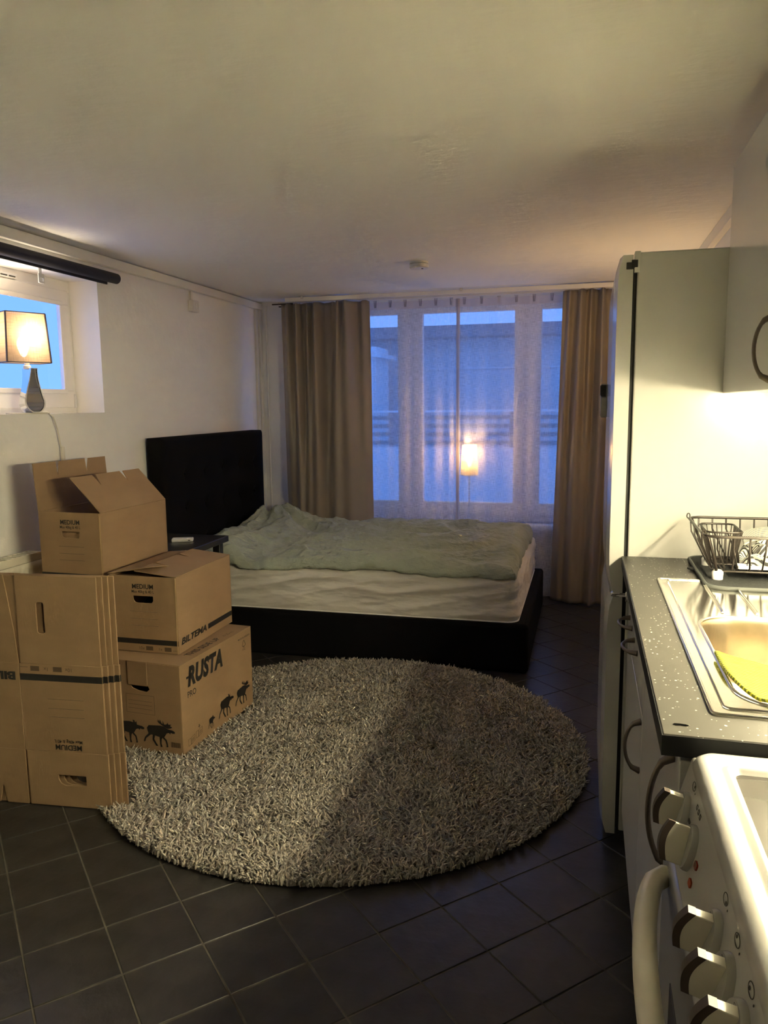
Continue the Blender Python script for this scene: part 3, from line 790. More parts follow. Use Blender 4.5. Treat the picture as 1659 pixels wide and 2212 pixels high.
# ================================================================== LAMP ON THE WIDE SILL
lamp2 = thing('table_lamp', (-0.806, 5.475, W2['z0']), 'slim table lamp with a glowing parchment shade behind the sheer curtain', 'lamp')
MB().lathe([(0.002, 0.0), (0.062, 0.0), (0.062, 0.010), (0.055, 0.016), (0.012, 0.022), (0.006, 0.03)], 32).build('base', M_CHROME, lamp2, smooth=40)
MB().tube([(0, 0, 0.02), (0, 0, 0.40)], 0.005, 10).build('stem', M_CHROME, lamp2, smooth=60)
me = MB(); k = 40
me.lathe([(0.064, 0.345), (0.052, 0.560)], k, caps=False)
sh = me.build('shade', M_SHADE2, lamp2, smooth=60)
mb = MB()
for (rr, h) in ((0.064, 0.345), (0.052, 0.560)): mb.tube([(rr*math.cos(2*math.pi*j/k), rr*math.sin(2*math.pi*j/k), h) for j in range(k)], 0.002, 6, closed=True)
mb.build('shade_ring', M_CREAM, sh)
MB().lathe([(0.004, 0.40), (0.012, 0.41), (0.012, 0.43), (0.022, 0.45), (0.024, 0.475), (0.014, 0.495), (0.002, 0.50)], 16).build('bulb', M_BULB, lamp2, smooth=60)
def bulb_light(parent, loc, power, color, radius):
    l = bpy.data.lights.new('bulb_light', 'POINT'); l.energy = power; l.color = color; l.shadow_soft_size = radius
    o = bpy.data.objects.new('bulb_light', l); COL.objects.link(o); o.parent = parent; o.location = loc
bulb_light(lamp2, (0, 0, 0.525), WINDOW_LAMP_W, WINDOW_LAMP_COLOR, 0.015)

# ================================================================== LAMP IN THE SMALL WINDOW
LYAW = math.atan2(0.628, 0.778)
lamp1 = thing('table_lamp', (-2.455, 2.984, W1['z0']+0.004), 'table lamp with a square linen shade on a chrome drop-shaped foot', 'lamp', rotz=LYAW+R(24))
box_obj('foot_plate', M_CREAM, lamp1, -0.085, 0.085, -0.035, 0.035, 0.0, 0.006, 0.002)
# drop-shaped chrome body: outline in local x-z, extruded in y with a waist
def drop(t):
    w = 0.017 + 0.030*np.sin(np.clip(t, 0, 1)*np.pi)**1.0*(1-t)**0.55*1.55
    return w
zz = np.concatenate([0.006+0.05*(1-np.cos(np.linspace(0, np.pi/2, 10)))*0.55, np.linspace(0.038, 0.205, 22)])
def half_w(z):
    if z < 0.055: return 0.047*math.sqrt(max(0.0, 1-((0.055-z)/0.052)**2))
    s = (z-0.055)/0.15; return 0.047*(1-s)**2*(1+1.2*s) + 0.0145*s*s*(3-2*s)+0.004*s*(1-s)
OFF = 0.022
zs = [0.006+0.0055*k for k in range(37)]
out = [(half_w(z)+0.0, z) for z in zs]
outline = [(x, z) for (x, z) in out] + [(-x, z) for (x, z) in reversed(out)]
def depth_at(z): return 0.030+0.014*abs((z-0.10)/0.10)**1.6
mb = MB(); n = len(outline)
mb.v = [(x+OFF, -depth_at(z), z) for (x, z) in outline] + [(x*0.92+OFF-0.002, depth_at(z), z) for (x, z) in outline]
for i in range(n):
    j = (i+1) % n; mb.f.append((j, i, n+i, n+j))
body = mb.build('chrome_body', M_CHROME, lamp1, smooth=40)
inner = [(x*0.86+OFF, z*0.965+0.004) for (x, z) in outline]
mb = MB(); mb.v = [(x+OFF, -depth_at(z)-0.001, z) for (x, z) in outline] + [(x, -depth_at(z), z) for (x, z) in inner]
for i in range(n):
    j = (i+1) % n; mb.f.append((i, j, n+j, n+i))
mb.build('white_edge', M_PLASTIC, body, smooth=40)
mb = MB(); mb.v = [(x, -depth_at(z)+0.003+0.010*max(0, 1-abs(x-OFF)/0.045), z) for (x, z) in inner]
half_n = n//2
mb.f = [(i, i+1, n-2-i, n-1-i) for i in range(half_n-1)]
mb.build('mirror_face', M_CHROME, body, smooth=60)
mb = MB(); mb.v = [(x*0.92+OFF-0.002, depth_at(z), z) for (x, z) in outline]
mb.f = [(n-1-i, n-2-i, i+1, i) for i in range(half_n-1)]
mb.build('back_face', M_CHROME, body, smooth=60)
MB().lathe([(0.016, 0.200), (0.016, 0.215), (0.011, 0.218), (0.011, 0.255)], 16, (OFF*0.5, 0, 0)).build('socket', M_PLASTIC, lamp1, smooth=40)
# frustum shade with dark corner edges
zb, zt = 0.228, 0.446
wb, wt, db, dt = 0.098, 0.087, 0.056, 0.046
cb = [(-wb, -db, zb), (wb, -db, zb), (wb, db, zb), (-wb, db, zb)]; ct = [(-wt, -dt, zt), (wt, -dt, zt), (wt, dt, zt), (-wt, dt, zt)]
mb = MB().add(cb+ct, [(0, 1, 5, 4), (1, 2, 6, 5), (2, 3, 7, 6), (3, 0, 4, 7)])
sh = mb.build('shade', M_SHADE, lamp1)
for i in range(4):
    MB().tube([cb[i], ct[i]], 0.0042, 6).build('shade_rib', material('shade_rib', (0.16, 0.12, 0.11), 0.6), sh)
for ring in (cb, ct):
    MB().tube([ring[0], ring[1], ring[2], ring[3], ring[0]], 0.0022, 6).build('shade_hem', M_BROWN, sh)
MB().lathe([(0.004, 0.255), (0.013, 0.262), (0.024, 0.295), (0.026, 0.315), (0.018, 0.338), (0.003, 0.345)], 16).build('bulb', M_BULB, lamp1, smooth=60)
bulb_light(lamp1, (0.02, 0, 0.345), SILL_LAMP_W, SILL_LAMP_COLOR, 0.034)
# its cable over the sill and down the wall
cab = [(-2.44, 3.035, 1.352), (-2.415, 3.062, 1.354), (-2.400, 3.085, 1.330), (-2.402, 3.11, 1.27), (-2.406, 3.125, 1.215), (-2.406, 3.135, 1.165), (-2.405, 3.145, 1.10), (-2.405, 3.15, 0.95), (-2.405, 3.16, 0.80)]
cb_ = thing('lamp_cable', (-2.405, 3.1, 1.35), 'white lamp cable hanging down the wall under the small window', 'cable')
MB().tube([(x+2.405, y-3.1, z-1.35) for (x, y, z) in cab], 0.0032, 8).build('cord', M_CABLE, cb_, smooth=60)
MB().box(-0.006, 0.010, 0.028, 0.046, -0.235, -0.160).build('switch', M_CABLE, cb_, bevel=0.004)

# ================================================================== ROLLER BLIND, SOCKET, DETECTOR, RADIATOR
rb = thing('roller_blind', (-2.372, 2.25, 2.030), 'black roller blind rolled up above the small window', 'roller blind')
MB().lathe([(0.006, 0.0), (0.026, 0.0), (0.026, 1.36), (0.022, 1.366), (0.006, 1.366)], 24, axis='y').build('roll', M_ROLLER, rb, smooth=50)
box_obj('bottom_bar', M_ROLLER, rb, -0.020, -0.013, 0.01, 1.30, -0.036, -0.005, 0.002)
for yb in (0.02, 1.30): box_obj('bracket', M_ROLLER, rb, -0.048, -0.02, yb, yb+0.02, -0.012, 0.028, 0.002)
hook = thing('blind_clip', (-2.440, 3.115, 2.009), 'clear plastic clip hanging from the top of the small window', 'clip')
box_obj('tab', M_PLASTIC, hook, -0.004, 0.0, -0.010, 0.010, -0.03, 0.002, 0.001)
MB().plate([rrect(-0.020, 0.020, -0.070, -0.026, 0.005), rrect(-0.013, 0.013, -0.060, -0.046, 0.003)], 0.005, frame2((0, 0, 0), (0, 1, 0), (0, 0, 1))).build('plate', M_PLASTIC, hook)

sk = thing('wall_socket', (XL, 4.478, 1.995), 'white wall socket under the trunking above the headboard', 'socket')
box_obj('housing', M_PLASTIC, sk, 0.0, 0.034, -0.040, 0.040, -0.036, 0.036, 0.004)
MB().lathe([(0.002, 0.0), (0.021, 0.0), (0.021, 0.003), (0.018, 0.004), (0.016, -0.006), (0.002, -0.006)], 24, (0.0345, 0.004, 0), axis='x').build('socket_well', M_PLASTIC, sk, smooth=40)
for s in (-1, 1): MB().lathe([(0.0005, 0.0), (0.003, 0.0)], 10, (0.0335, 0.004+s*0.009, 0), axis='x').build('pin_hole', M_DARK, sk)
box_obj('riser', M_TRIM, sk, 0.0, 0.016, -0.024, -0.002, 0.036, 0.091, 0.002)

sd = thing('smoke_detector', (-0.905, 4.235, ZC), 'round white smoke detector on the ceiling', 'smoke detector')
MB().lathe([(0.03, 0.0), (0.051, 0.0), (0.051, -0.010), (0.002, -0.010)], 36, caps=False).build('mount', M_PLASTIC, sd, smooth=40)
MB().lathe([(0.044, -0.010), (0.053, -0.014), (0.053, -0.030), (0.047, -0.036), (0.002, -0.038)], 36, caps=False).build('cover', M_PLASTIC, sd, smooth=40)
MB().lathe([(0.0005, -0.0385), (0.006, -0.0385), (0.006, -0.0365)], 12, (0.02, -0.01, 0)).build('test_button', M_GREY, sd)

rad = thing('radiator', (XL, 1.66, 0.14), 'cream panel radiator on the wall under the small window', 'radiator')
RL, RH = 1.19, 0.605
box_obj('back_panel', M_CREAM, rad, 0.030, 0.042, 0.0, RL, 0.0, RH-0.01, 0.003)
# front panel with pressed ribs
ny, nz = 240, 24
yy = np.linspace(0, RL, ny); zz = np.linspace(0, RH-0.035, nz)
Yg, Zg = np.meshgrid(yy, zz, indexing='ij')
rib = 0.5+0.5*np.cos(2*np.pi*Yg/0.0333); rib = np.clip(rib*1.8-0.4, 0, 1)
fade = np.clip((RH-0.06-Zg)/0.02, 0, 1)*np.clip((Zg-0.03)/0.02, 0, 1)
Pf = np.stack([0.098-0.009*rib*fade, Yg, Zg], 2)
fp = grid_obj('front_panel', M_CREAM, rad, Pf)
so = fp.modifiers.new('thick', 'SOLIDIFY'); so.thickness = 0.006; so.offset = 1
mb = MB()
mb.box(0.030, 0.034, 0.0, RL, RH-0.012, RH).box(0.094, 0.100, 0.0, RL, RH-0.035, RH)
fr_ = mb.build('top_frame', M_CREAM, rad, bevel=0.002)
for k in range(40): box_obj('grille_bar', M_CREAM, rad, 0.034, 0.094, k*RL/40+0.004, k*RL/40+0.019, RH-0.006, RH-0.002)
for s in (0.0, RL-0.004): box_obj('end_plate', M_CREAM, rad, 0.030, 0.100, s, s+0.004, 0.0, RH-0.002)
for s in (0.2, RL-0.2): box_obj('wall_bracket', M_CREAM, rad, 0.0, 0.030, s, s+0.03, 0.10, 0.50)
for s in (0.15, RL-0.15): MB().tube([(0.065, s, 0.0), (0.065, s, -0.139)], 0.011, 10).build('pipe', M_CREAM, rad, smooth=60)

# ================================================================== MOVING BOXES
CT = 0.004                                       # board thickness
def wall_front(loops, y, t=CT):                  # loops in (x, z) of the box, board from y to y+t
    return MB().plate(loops, t, Matrix(((1, 0, 0, 0), (0, 0, 1, y), (0, 1, 0, 0), (0, 0, 0, 1))))
def face_front(y=0.0):                           # lettering frame on the front face: u = +x, v = +z, outward -y
    return lambda x, z: frame2((x, y, z), (1, 0, 0), (0, 0, 1))
def face_side(x=0.0):                            # lettering frame on the right side: u = +y, v = +z, outward +x
    return lambda yy, z: frame2((x, yy, z), (0, 1, 0), (0, 0, 1))
def ink_rects(name, rects, M, mat, parent):
    mb = MB()
    for (u0, u1, v0, v1) in rects: mb.plate([[(u0, v0), (u1, v0), (u1, v1), (u0, v1)]], 0.0004, M)
    return mb.build(name, mat, parent)
def outline_rect(u0, u1, v0, v1, w):
    return [(u0, u1, v0, v0+w), (u0, u1, v1-w, v1), (u0, u0+w, v0, v1), (u1-w, u1, v0, v1)]

def flap_loop(L, h, notch=True):
    """flap outline along its hinge: u 0..L, v 0..h, with two V notches in the free edge"""
    p = [(0.002, 0), (L-0.002, 0), (L-0.002, h)]
    if notch:
        for c in (0.70*L, 0.30*L): p += [(c+0.020, h), (c, h-0.062), (c-0.004, h)]
    p += [(0.002, h)]
    return p

def medium_prints(box, W, front, side):
    c = -W/2+0.004
    F = face_front(-0.0003)
    text_obj('printed_text', 'MEDIUM', M_INK, box, F(c, 0.262), 0.0185, 0.094, bold=0.018, align='CENTER')
    text_obj('printed_text', 'Max 40kg & 40 L', M_INK, box, F(c, 0.2445), 0.0115, 0.100, bold=0.004, align='CENTER')
    ink_rects('writing_lines', [(c-0.062, c+0.062, z, z+0.0014) for z in (0.168, 0.138, 0.110)], F(0, 0), M_THIN, box)
    ink_rects('printed_stripe', [(-W+0.001, -0.001, 0.034, 0.055)], F(0, 0), M_INK, box)
    text_obj('printed_text', '10x', M_THIN, box, F(c-0.028, 0.011), 0.0125)
    text_obj('printed_text', '1x', M_THIN, box, F(c+0.060, 0.011), 0.0125)
    ink_rects('printed_icons', [(c+0.002, c+0.033, 0.009, 0.026), (c+0.085, c+0.115, 0.009, 0.026)], F(0, 0), M_THIN, box)
    ink_rects('printed_icons', [(c+0.122, c+0.138, 0.013, 0.0145), (c+0.141, c+0.1435, 0.0125, 0.015)], F(0, 0), M_THIN, box)
    S = face_side(0.0003)
    text_obj('printed_text', 'BILTEMA', M_INK, box, S(0.020, 0.034), 0.025, 0.215, bold=0.04, shear=0.25)
    ink_rects('printed_stripe', [(0.250, 0.478, 0.034, 0.056)], S(0, 0), M_INK, box)

def medium_box(name, loc, yaw, label, lid):
    W, L, H = 0.305, 0.480, 0.312
    b = thing(name, loc, label, 'moving box', rotz=yaw, group='medium moving boxes')
    c = -W/2+0.004
    hole = [(c-0.044, 0.232), (c+0.044, 0.232), (c+0.044, 0.214), (c+0.036, 0.204), (c-0.030, 0.204), (c-0.038, 0.207), (c-0.044, 0.216)]
    wall_front([[(-W+0.0015, 0.001), (-0.0075, 0.001), (-0.0075, H), (-W+0.0015, H)], hole], 0.0).build('front_panel', M_CARD, b, bevel=0.0008, seg=1)
    wall_front([[(-0.0070, 0.0), (-0.0028, 0.0), (-0.0028, H-0.001), (-0.0070, H-0.001)]], -0.0008, 0.006).build('corner_strip', M_CARDEDGE, b)
    wall_front([[(-W, 0), (0, 0), (0, H), (-W, H)], [(x, z) for (x, z) in hole]], L-CT).build('back_panel', M_CARD, b)
    box_obj('side_panel', M_CARD, b, -CT, 0.0, 0.0015, L, 0.0, H, 0.0015)
    box_obj('side_panel', M_CARD, b, -W, -W+CT, 0.0015, L, 0.0, H, 0.0015)
    box_obj('bottom_panel', M_CARD, b, -W+CT, -CT, CT, L-CT, 0.0, CT)
    if lid == 'open':
        a = R(46)                                # right flap leans inwards, left flap stands up
        MB().plate([flap_loop(L, 0.197)], 0.0035, frame2((0.0, 0.0, H), (0, 1, 0), (-math.cos(a), 0, math.sin(a)))).build('lid_flap', M_CARD, b)
        a = R(94)
        MB().plate([flap_loop(L, 0.200)], 0.0035, frame2((-W, 0.0, H), (0, 1, 0), (math.cos(a), 0, math.sin(a)))).build('lid_flap', M_CARD, b)
        box_obj('inner_flap', M_CARD, b, -W+CT, -CT, CT+0.012, CT+0.016, 0.10, H-0.012)
        box_obj('inner_flap', M_CARD, b, -W+CT, -CT, L-2*CT, L-CT, 0.10, H-0.002)
    elif lid == 'closed':
        a = R(174)
        MB().plate([flap_loop(L, 0.185)], 0.0035, frame2((0.0, 0.0, H), (0, 1, 0), (math.cos(a), 0, math.sin(a)))).build('lid_flap', M_CARD, b)
        # the other flap springs up a little where the two interlock
        nu, nv = 30, 14
        u = np.linspace(0.002, L-0.002, nu)[:, None]*np.ones((1, nv)); v = np.ones((nu, 1))*np.linspace(0, 0.196, nv)[None, :]
        lift = 0.004+0.115*v*0.55 + 0.020*np.clip((0.13-u)/0.13, 0, 1)*v/0.19 - 0.4*np.clip(v-0.12, 0, 1)*np.clip((u-0.12)/0.1, 0, 1)*0.5
        P = np.stack([-W+v*0.985, u, H+lift], 2)
        fl = grid_obj('lid_flap', M_CARD, b, P); so = fl.modifiers.new('board', 'SOLIDIFY'); so.thickness = 0.0035
        box_obj('inner_flap', M_CARD, b, -W+CT, -CT, CT, 0.15, H-0.012, H-0.009)
        box_obj('inner_flap', M_CARD, b, -W+CT, -CT, L-0.15, L-CT, H-0.012, H-0.009)
    else:
        box_obj('lid_flap', M_CARD, b, -W, 0.0, 0.0, L, H-0.001, H+0.002)
    return b

ZR = 0.025
b_mid = medium_box('moving_box', (-1.547, 2.641, ZR+0.3665), 0.005, 'closed medium moving box standing on the box with moose prints', 'closed')
medium_prints(b_mid, 0.305, True, True)
# something dark packed inside it, seen through the hand hole
bag = MB().lathe([(0.01, 0.0), (0.10, 0.005), (0.115, 0.06), (0.10, 0.14), (0.06, 0.19), (0.01, 0.21)], 20, (0, 0, 0)).build('packed_bag', material('dark_packed_bag', (0.03, 0.035, 0.03), 0.25, bump=(30, 0.01)), smooth=60)
bag.location = (-1.697, 2.79, ZR+0.3665+CT+0.0005); tag(bag, 'dark shiny bag packed inside the closed box, behind its hand hole', 'bag')
b_low1 = medium_box('moving_box', (-1.912, 2.690, 0.002), -0.02, 'medium moving box at the floor under the open box by the radiator', 'flat')
b_low2 = medium_box('moving_box', (-1.911, 2.690, 0.3165), -0.03, 'medium moving box hidden directly under the open box by the radiator', 'flat')
b_top = medium_box('moving_box', (-1.909, 2.695, 0.631), -0.034, 'open medium moving box with raised flaps in front of the radiator', 'open')
medium_prints(b_top, 0.305, True, True)

# moose silhouettes
BULL = [(415,1275),(435,1245),(500,1238),(560,1232),(600,1240),(640,1262),(690,1268),(715,1282),(712,1300),(690,1303),(670,1295),(665,1314),(650,1300),(625,1310),(605,1345),(598,1355),(625,1385),(632,1420),(637,1455),(625,1462),(618,1455),(622,1440),(612,1395),(580,1362),(570,1380),(565,1430),(574,1465),(555,1468),(552,1440),(548,1360),(500,1350),(490,1390),(510,1430),(528,1460),(508,1462),(470,1400),(475,1345),(455,1345),(400,1395),(392,1425),(378,1437),(375,1420),(390,1380),(430,1335),(420,1300)]
ANTLER = [(612,1244),(585,1228),(545,1204),(528,1180),(545,1192),(536,1166),(558,1192),(560,1164),(576,1205),(592,1212),(588,1175),(606,1216),(632,1208),(640,1190),(648,1210),(682,1205),(666,1222),(690,1236),(668,1250),(640,1256)]
EAR = [(600,1242),(592,1212),(610,1214),(618,1240),(632,1222),(636,1260)]
def moose(parent, M, u0, v0, width, height, antlers):
    k = width/340.0; kv = height/(305.0 if antlers else 255.0)
    mb = MB()
    f = lambda pts: [[(u0+(x-375)*k, v0+(1468-y)*kv) for (x, y) in pts]]
    mb.plate(f(BULL), 0.0004, M); mb.plate(f(ANTLER if antlers else EAR), 0.0004, M)
    return mb.build('moose_print', M_INK, parent)

W, L, H = 0.385, 0.560, 0.365
rb_ = thing('moving_box', (-1.479, 2.522, ZR), 'large moving box with moose prints standing on the rug', 'moving box', rotz=-0.07)
hole = [(-0.228, 0.268), (-0.148, 0.268), (-0.142, 0.255), (-0.156, 0.244), (-0.190, 0.246), (-0.222, 0.256)]
wall_front([[(-W+0.001, 0), (-0.0015, 0), (-0.0015, H-0.003), (-W+0.001, H-0.003)], hole], 0.0).build('front_panel', M_CARD, rb_, bevel=0.001, seg=1)
wall_front([[(-W+0.001, 0), (-0.0015, 0), (-0.0015, H-0.003), (-W+0.001, H-0.003)], hole], L-CT).build('back_panel', M_CARD, rb_)
box_obj('side_panel', M_CARD, rb_, -CT, 0.0, 0.001, L, 0.0, H-0.002, 0.0015)
box_obj('side_panel', M_CARD, rb_, -W, -W+CT, 0.001, L, 0.0, H-0.002, 0.0015)
box_obj('bottom_panel', M_CARD, rb_, -W+CT, -CT, CT, L-CT, 0.0, CT)
box_obj('lid_flap', M_CARD, rb_, -W, -0.2355, 0.001, L, H-0.004, H-0.0005, 0.001)
box_obj('lid_flap', M_CARD, rb_, -0.2350, 0.0, 0.001, L, H-0.003, H+0.0005, 0.001)
mb = MB().box(-0.238, -0.148, -0.004, -0.0005, 0.268, H-0.002).box(-0.238, -0.148, -0.004, 0.05, H-0.002, H+0.0015)
mb.build('lid_tab', M_CARD, rb_, bevel=0.0015)
S = face_side(0.0003); F = face_front(-0.0003)
text_obj('printed_text', 'RUSTA', M_INK, rb_, S(0.048, 0.268), 0.070, 0.262, bold=0.055, shear=0.22, spacing=1.05)
ink_rects('printed_stroke', [(0.040, 0.075, 0.298, 0.307)], S(0, 0), M_INK, rb_)
text_obj('printed_text', 'PRO', M_INK, rb_, S(0.044, 0.221), 0.024, 0.060, bold=0.010)
moose(rb_, S(0, 0), 0.182, 0.030, 0.052, 0.052, False)
moose(rb_, S(0, 0), 0.264, 0.033, 0.125, 0.092, False)
moose(rb_, S(0, 0), 0.402, 0.036, 0.131, 0.104, True)
text_obj('printed_text', 'MADE IN SWEDEN', M_INK, rb_, S(0.444, 0.329), 0.0075, 0.101, bold=0.01)
# small tree mark with letters
T = S(0.493, 0.292)
mb = MB()
mb.plate([[(-0.003, -0.006), (0.003, -0.006), (0.003, 0.0), (0.013, 0.001), (0.015, 0.010), (0.010, 0.016), (0.008, 0.023), (0.0, 0.029), (-0.007, 0.023), (-0.010, 0.014), (-0.015, 0.008), (-0.012, 0.0), (-0.003, 0.0)],
          [(-0.010, 0.0025), (0.010, 0.0025), (0.0115, 0.009), (0.007, 0.015), (0.005, 0.021), (0.0, 0.0255), (-0.005, 0.021), (-0.007, 0.013), (-0.0115, 0.008)]], 0.0004, T)
mb.build('tree_mark', M_THIN, rb_)
text_obj('printed_text', 'FSC', M_THIN, rb_, S(0.481, 0.274), 0.009, 0.026, bold=0.01)
# two little box pictograms with an arrow
mb = MB()
for (u0, v0) in ((0.036, 0.026), (0.090, 0.036)):
    for (a, b, c, d) in outline_rect(u0, u0+0.018, v0, v0+0.028, 0.0013): mb.plate([[(a, c), (b, c), (b, d), (a, d)]], 0.0004, S(0, 0))
    mb.plate([[(u0+0.018, v0), (u0+0.046, v0+0.008), (u0+0.046, v0+0.034), (u0+0.018, v0+0.028)], [(u0+0.0193, v0+0.0015), (u0+0.0447, v0+0.009), (u0+0.0447, v0+0.0325), (u0+0.0193, v0+0.0267)]], 0.0004, S(0, 0))
    for q in (0.010, 0.017): mb.plate([[(u0+0.024, v0+q), (u0+0.040, v0+q+0.0045), (u0+0.040, v0+q+0.0070), (u0+0.024, v0+q+0.0025)]], 0.0004, S(0, 0))
mb.plate([[(0.112, 0.086), (0.118, 0.086), (0.118, 0.079), (0.123, 0.079), (0.115, 0.071), (0.107, 0.079), (0.112, 0.079)]], 0.0004, S(0, 0))
mb.build('handling_icons', M_THIN, rb_)
moose(rb_, F(0, 0), -0.180, 0.026, 0.145, 0.114, True)
moose(rb_, F(0, 0), -0.322, 0.026, 0.147, 0.096, False)
ink_rects('label_frame', outline_rect(-0.253, -0.122, 0.153, 0.230, 0.0012)+[(-0.243, -0.134, z, z+0.0012) for z in (0.172, 0.188, 0.204)], F(0, 0), M_THIN, rb_)
ink_rects('barcode', [(-0.055+0.0029*k, -0.055+0.0029*k+(0.0018 if k % 3 else 0.0011), 0.032, 0.053) for k in range(15)], F(0, 0), M_THIN, rb_)
text_obj('printed_text', 'THIS SIDE UP', M_INK, rb_, frame2((-0.030, 0.115, H+0.0005), (0, 1, 0), (-1, 0, 0)), 0.028, 0.24, bold=0.02)
text_obj('printed_text', '4-25-m', M_THIN, rb_, frame2((-0.028, 0.385, H+0.0005), (0, 1, 0), (-1, 0, 0)), 0.018, 0.075)

# ================================================================== FLATTENED BOXES
FL_YAW = R(5.1)
def flattened_box(loc, label, printed):
    b = thing('flattened_box', loc, label, 'flattened box', rotz=FL_YAW, group='flattened moving boxes standing on edge')
    LP = 0.765; xs = -0.305                       # x of the fold between the end panel and the long panel
    z1, z2, z3 = 0.200, 0.511, 0.817
    wall_front([[(xs+0.001, z1), (0, z1), (0, z2), (xs+0.001, z2)]], 0.0).build('end_panel', M_CARD, b, bevel=0.001, seg=1)
    wall_front([[(-LP, z1), (xs-0.0005, z1), (xs-0.0005, z2), (-LP, z2)]], 0.0).build('long_panel', M_CARD, b, bevel=0.001, seg=1)
    slot = rrect(-0.226, -0.198, 0.618, 0.726, 0.008, 3)
    wall_front([[(xs+0.006, z2), (-0.002, z2), (-0.002, z3), (xs+0.006, z3)], slot], 0.0004).build('bottom_flap', M_CARD, b, bevel=0.001, seg=1)
    wall_front([[(-LP, z2), (xs-0.002, z2), (xs-0.010, 0.62), (xs-0.036, z3), (-LP, z3)]], 0.0006).build('bottom_flap', M_CARD, b)
    slot = [(-0.187, 0.116), (-0.083, 0.116), (-0.083, 0.082), (-0.160, 0.078), (-0.178, 0.086), (-0.186, 0.100)]
    wall_front([[(xs+0.006, 0.001), (0.004, 0.001), (0.004, z1), (xs+0.006, z1)], slot], -0.0004).build('lid_flap', M_CARD, b, bevel=0.001, seg=1)
    wall_front([[(-LP, 0.001), (-0.417, 0.001), (-0.404, 0.062), (-0.398, 0.062), (-0.388, 0.001), (xs-0.002, 0.001), (xs-0.002, z1), (-LP, z1)]], -0.0004).build('lid_flap', M_CARD, b)
    box_obj('back_layer', M_CARD, b, -LP, 0.0005, 0.0048, 0.0085, z1, z2, 0.0015)
    wall_front([[(-LP+0.003, z2), (-0.004, z2), (-0.004, z3-0.002), (-LP+0.003, z3-0.002)], rrect(-0.230, -0.194, 0.614, 0.730, 0.008, 3)], 0.0048, 0.0037).build('back_layer', M_CARD, b)
    wall_front([[(-LP+0.003, 0.001), (0.002, 0.001), (0.002, z1), (-LP+0.003, z1)], [(-0.190, 0.120), (-0.080, 0.120), (-0.080, 0.076), (-0.190, 0.076)]], 0.0048, 0.0037).build('back_layer', M_CARD, b)
    F = face_front(-0.0003)
    ink_rects('printed_stripe', [(xs+0.002, -0.0005, 0.452, 0.475)], F(0, 0), M_INK, b)
    ink_rects('printed_stripe', [(0.452, 0.475, 0.0005, 0.0082)], frame2((0.0008, 0, 0), (0, 0, 1), (0, 1, 0)) @ Matrix.Diagonal((1, 1, -1, 1)), M_INK, b)
    if printed:
        def UP(x, z): return frame2((x, -0.0003, z), (-1, 0, 0), (0, 0, -1))          # upside down
        c = -0.140
        text_obj('printed_text', 'MEDIUM', M_INK, b, UP(c, 0.2265), 0.0185, 0.098, bold=0.018, align='CENTER')
        text_obj('printed_text', 'Max 40kg & 40 L', M_INK, b, UP(c, 0.244), 0.0115, 0.104, bold=0.004, align='CENTER')
        ink_rects('writing_lines', [(c-0.066, c+0.066, z, z+0.0013) for z in (0.325, 0.355, 0.388)], F(0, 0), M_THIN, b)
        text_obj('printed_text', '10x', M_THIN, b, UP(c+0.030, 0.500), 0.0125)
        text_obj('printed_text', '1x', M_THIN, b, UP(c-0.058, 0.500), 0.0125)
        ink_rects('printed_icons', [(c-0.038, c-0.006, 0.486, 0.503), (c-0.122, c-0.090, 0.486, 0.503), (c-0.160, c-0.132, 0.498, 0.4995)], F(0, 0), M_THIN, b)
        text_obj('printed_text', 'BILTEMA', M_INK, b, UP(xs-0.016, 0.478), 0.026, 0.215, bold=0.05)
        ink_rects('printed_stripe', [(-LP, xs-0.250, 0.452, 0.475)], F(0, 0), M_INK, b)
    return b
names = ['front-most flattened moving box standing on edge, its print upside down', 'second flattened moving box from the front of the upright stack', 'third flattened moving box from the front of the upright stack', 'rear-most flattened moving box standing on edge in the stack']
for k in range(4):
    flattened_box((-1.546+0.0150*k, 2.140+0.0105*k, 0.0015 if k == 0 else 0.0015), names[k], k == 0)

# ================================================================== FRIDGE
FY = 2.342
fr = thing('fridge_freezer', (0.124, FY, 0.0), 'tall white fridge-freezer at the end of the kitchen worktop', 'fridge')
FX1 = XR-0.012-0.124; FW = 0.60; FT = 1.788
box_obj('body', M_FRIDGE, fr, 0.004, FX1, 0.0, FW, 0.045, FT, 0.004)
box_obj('gasket', M_DARK, fr, -0.006, 0.004, 0.012, FW-0.012, 0.05, FT-0.02)
def fridge_door(z0, z1):
    # slightly bowed front with a rounded top and bottom edge
    nz = 28; prof = []
    for k in range(nz):
        s = k/(nz-1); z = z0+(z1-z0)*s
        e = min(z-z0, z1-z); bow = 0.014*math.exp(-e/0.030)
        prof.append((-0.056+bow, z))
    mb = MB(); ny = 12
    for (x, z) in prof:
        for j in range(ny):
            t = j/(ny-1); y = FW*t
            e = min(y, FW-y); mb.v.append((x+0.008*math.exp(-e/0.012), y, z))
    for i in range(nz-1):
        for j in range(ny-1):
            a = i*ny+j; mb.f.append((a, a+ny, a+ny+1, a+1))
    rim = [j for j in range(ny)]+[i*ny+ny-1 for i in range(1, nz)]+[(nz-1)*ny+j for j in range(ny-2, -1, -1)]+[i*ny for i in range(nz-2, 0, -1)]
    s0 = len(mb.v)
    for i in rim: mb.v.append((-0.007, mb.v[i][1], mb.v[i][2]))
    for k in range(len(rim)):
        k2 = (k+1) % len(rim); mb.f.append((rim[k], rim[k2], s0+k2, s0+k))
    mb.f.append(tuple(s0+k for k in reversed(range(len(rim)))))
    return mb
d1 = fridge_door(0.806, FT-0.006).build('fridge_door', M_FRIDGE, fr, smooth=35)
d2 = fridge_door(0.034, 0.794).build('freezer_door', M_FRIDGE, fr, smooth=35)
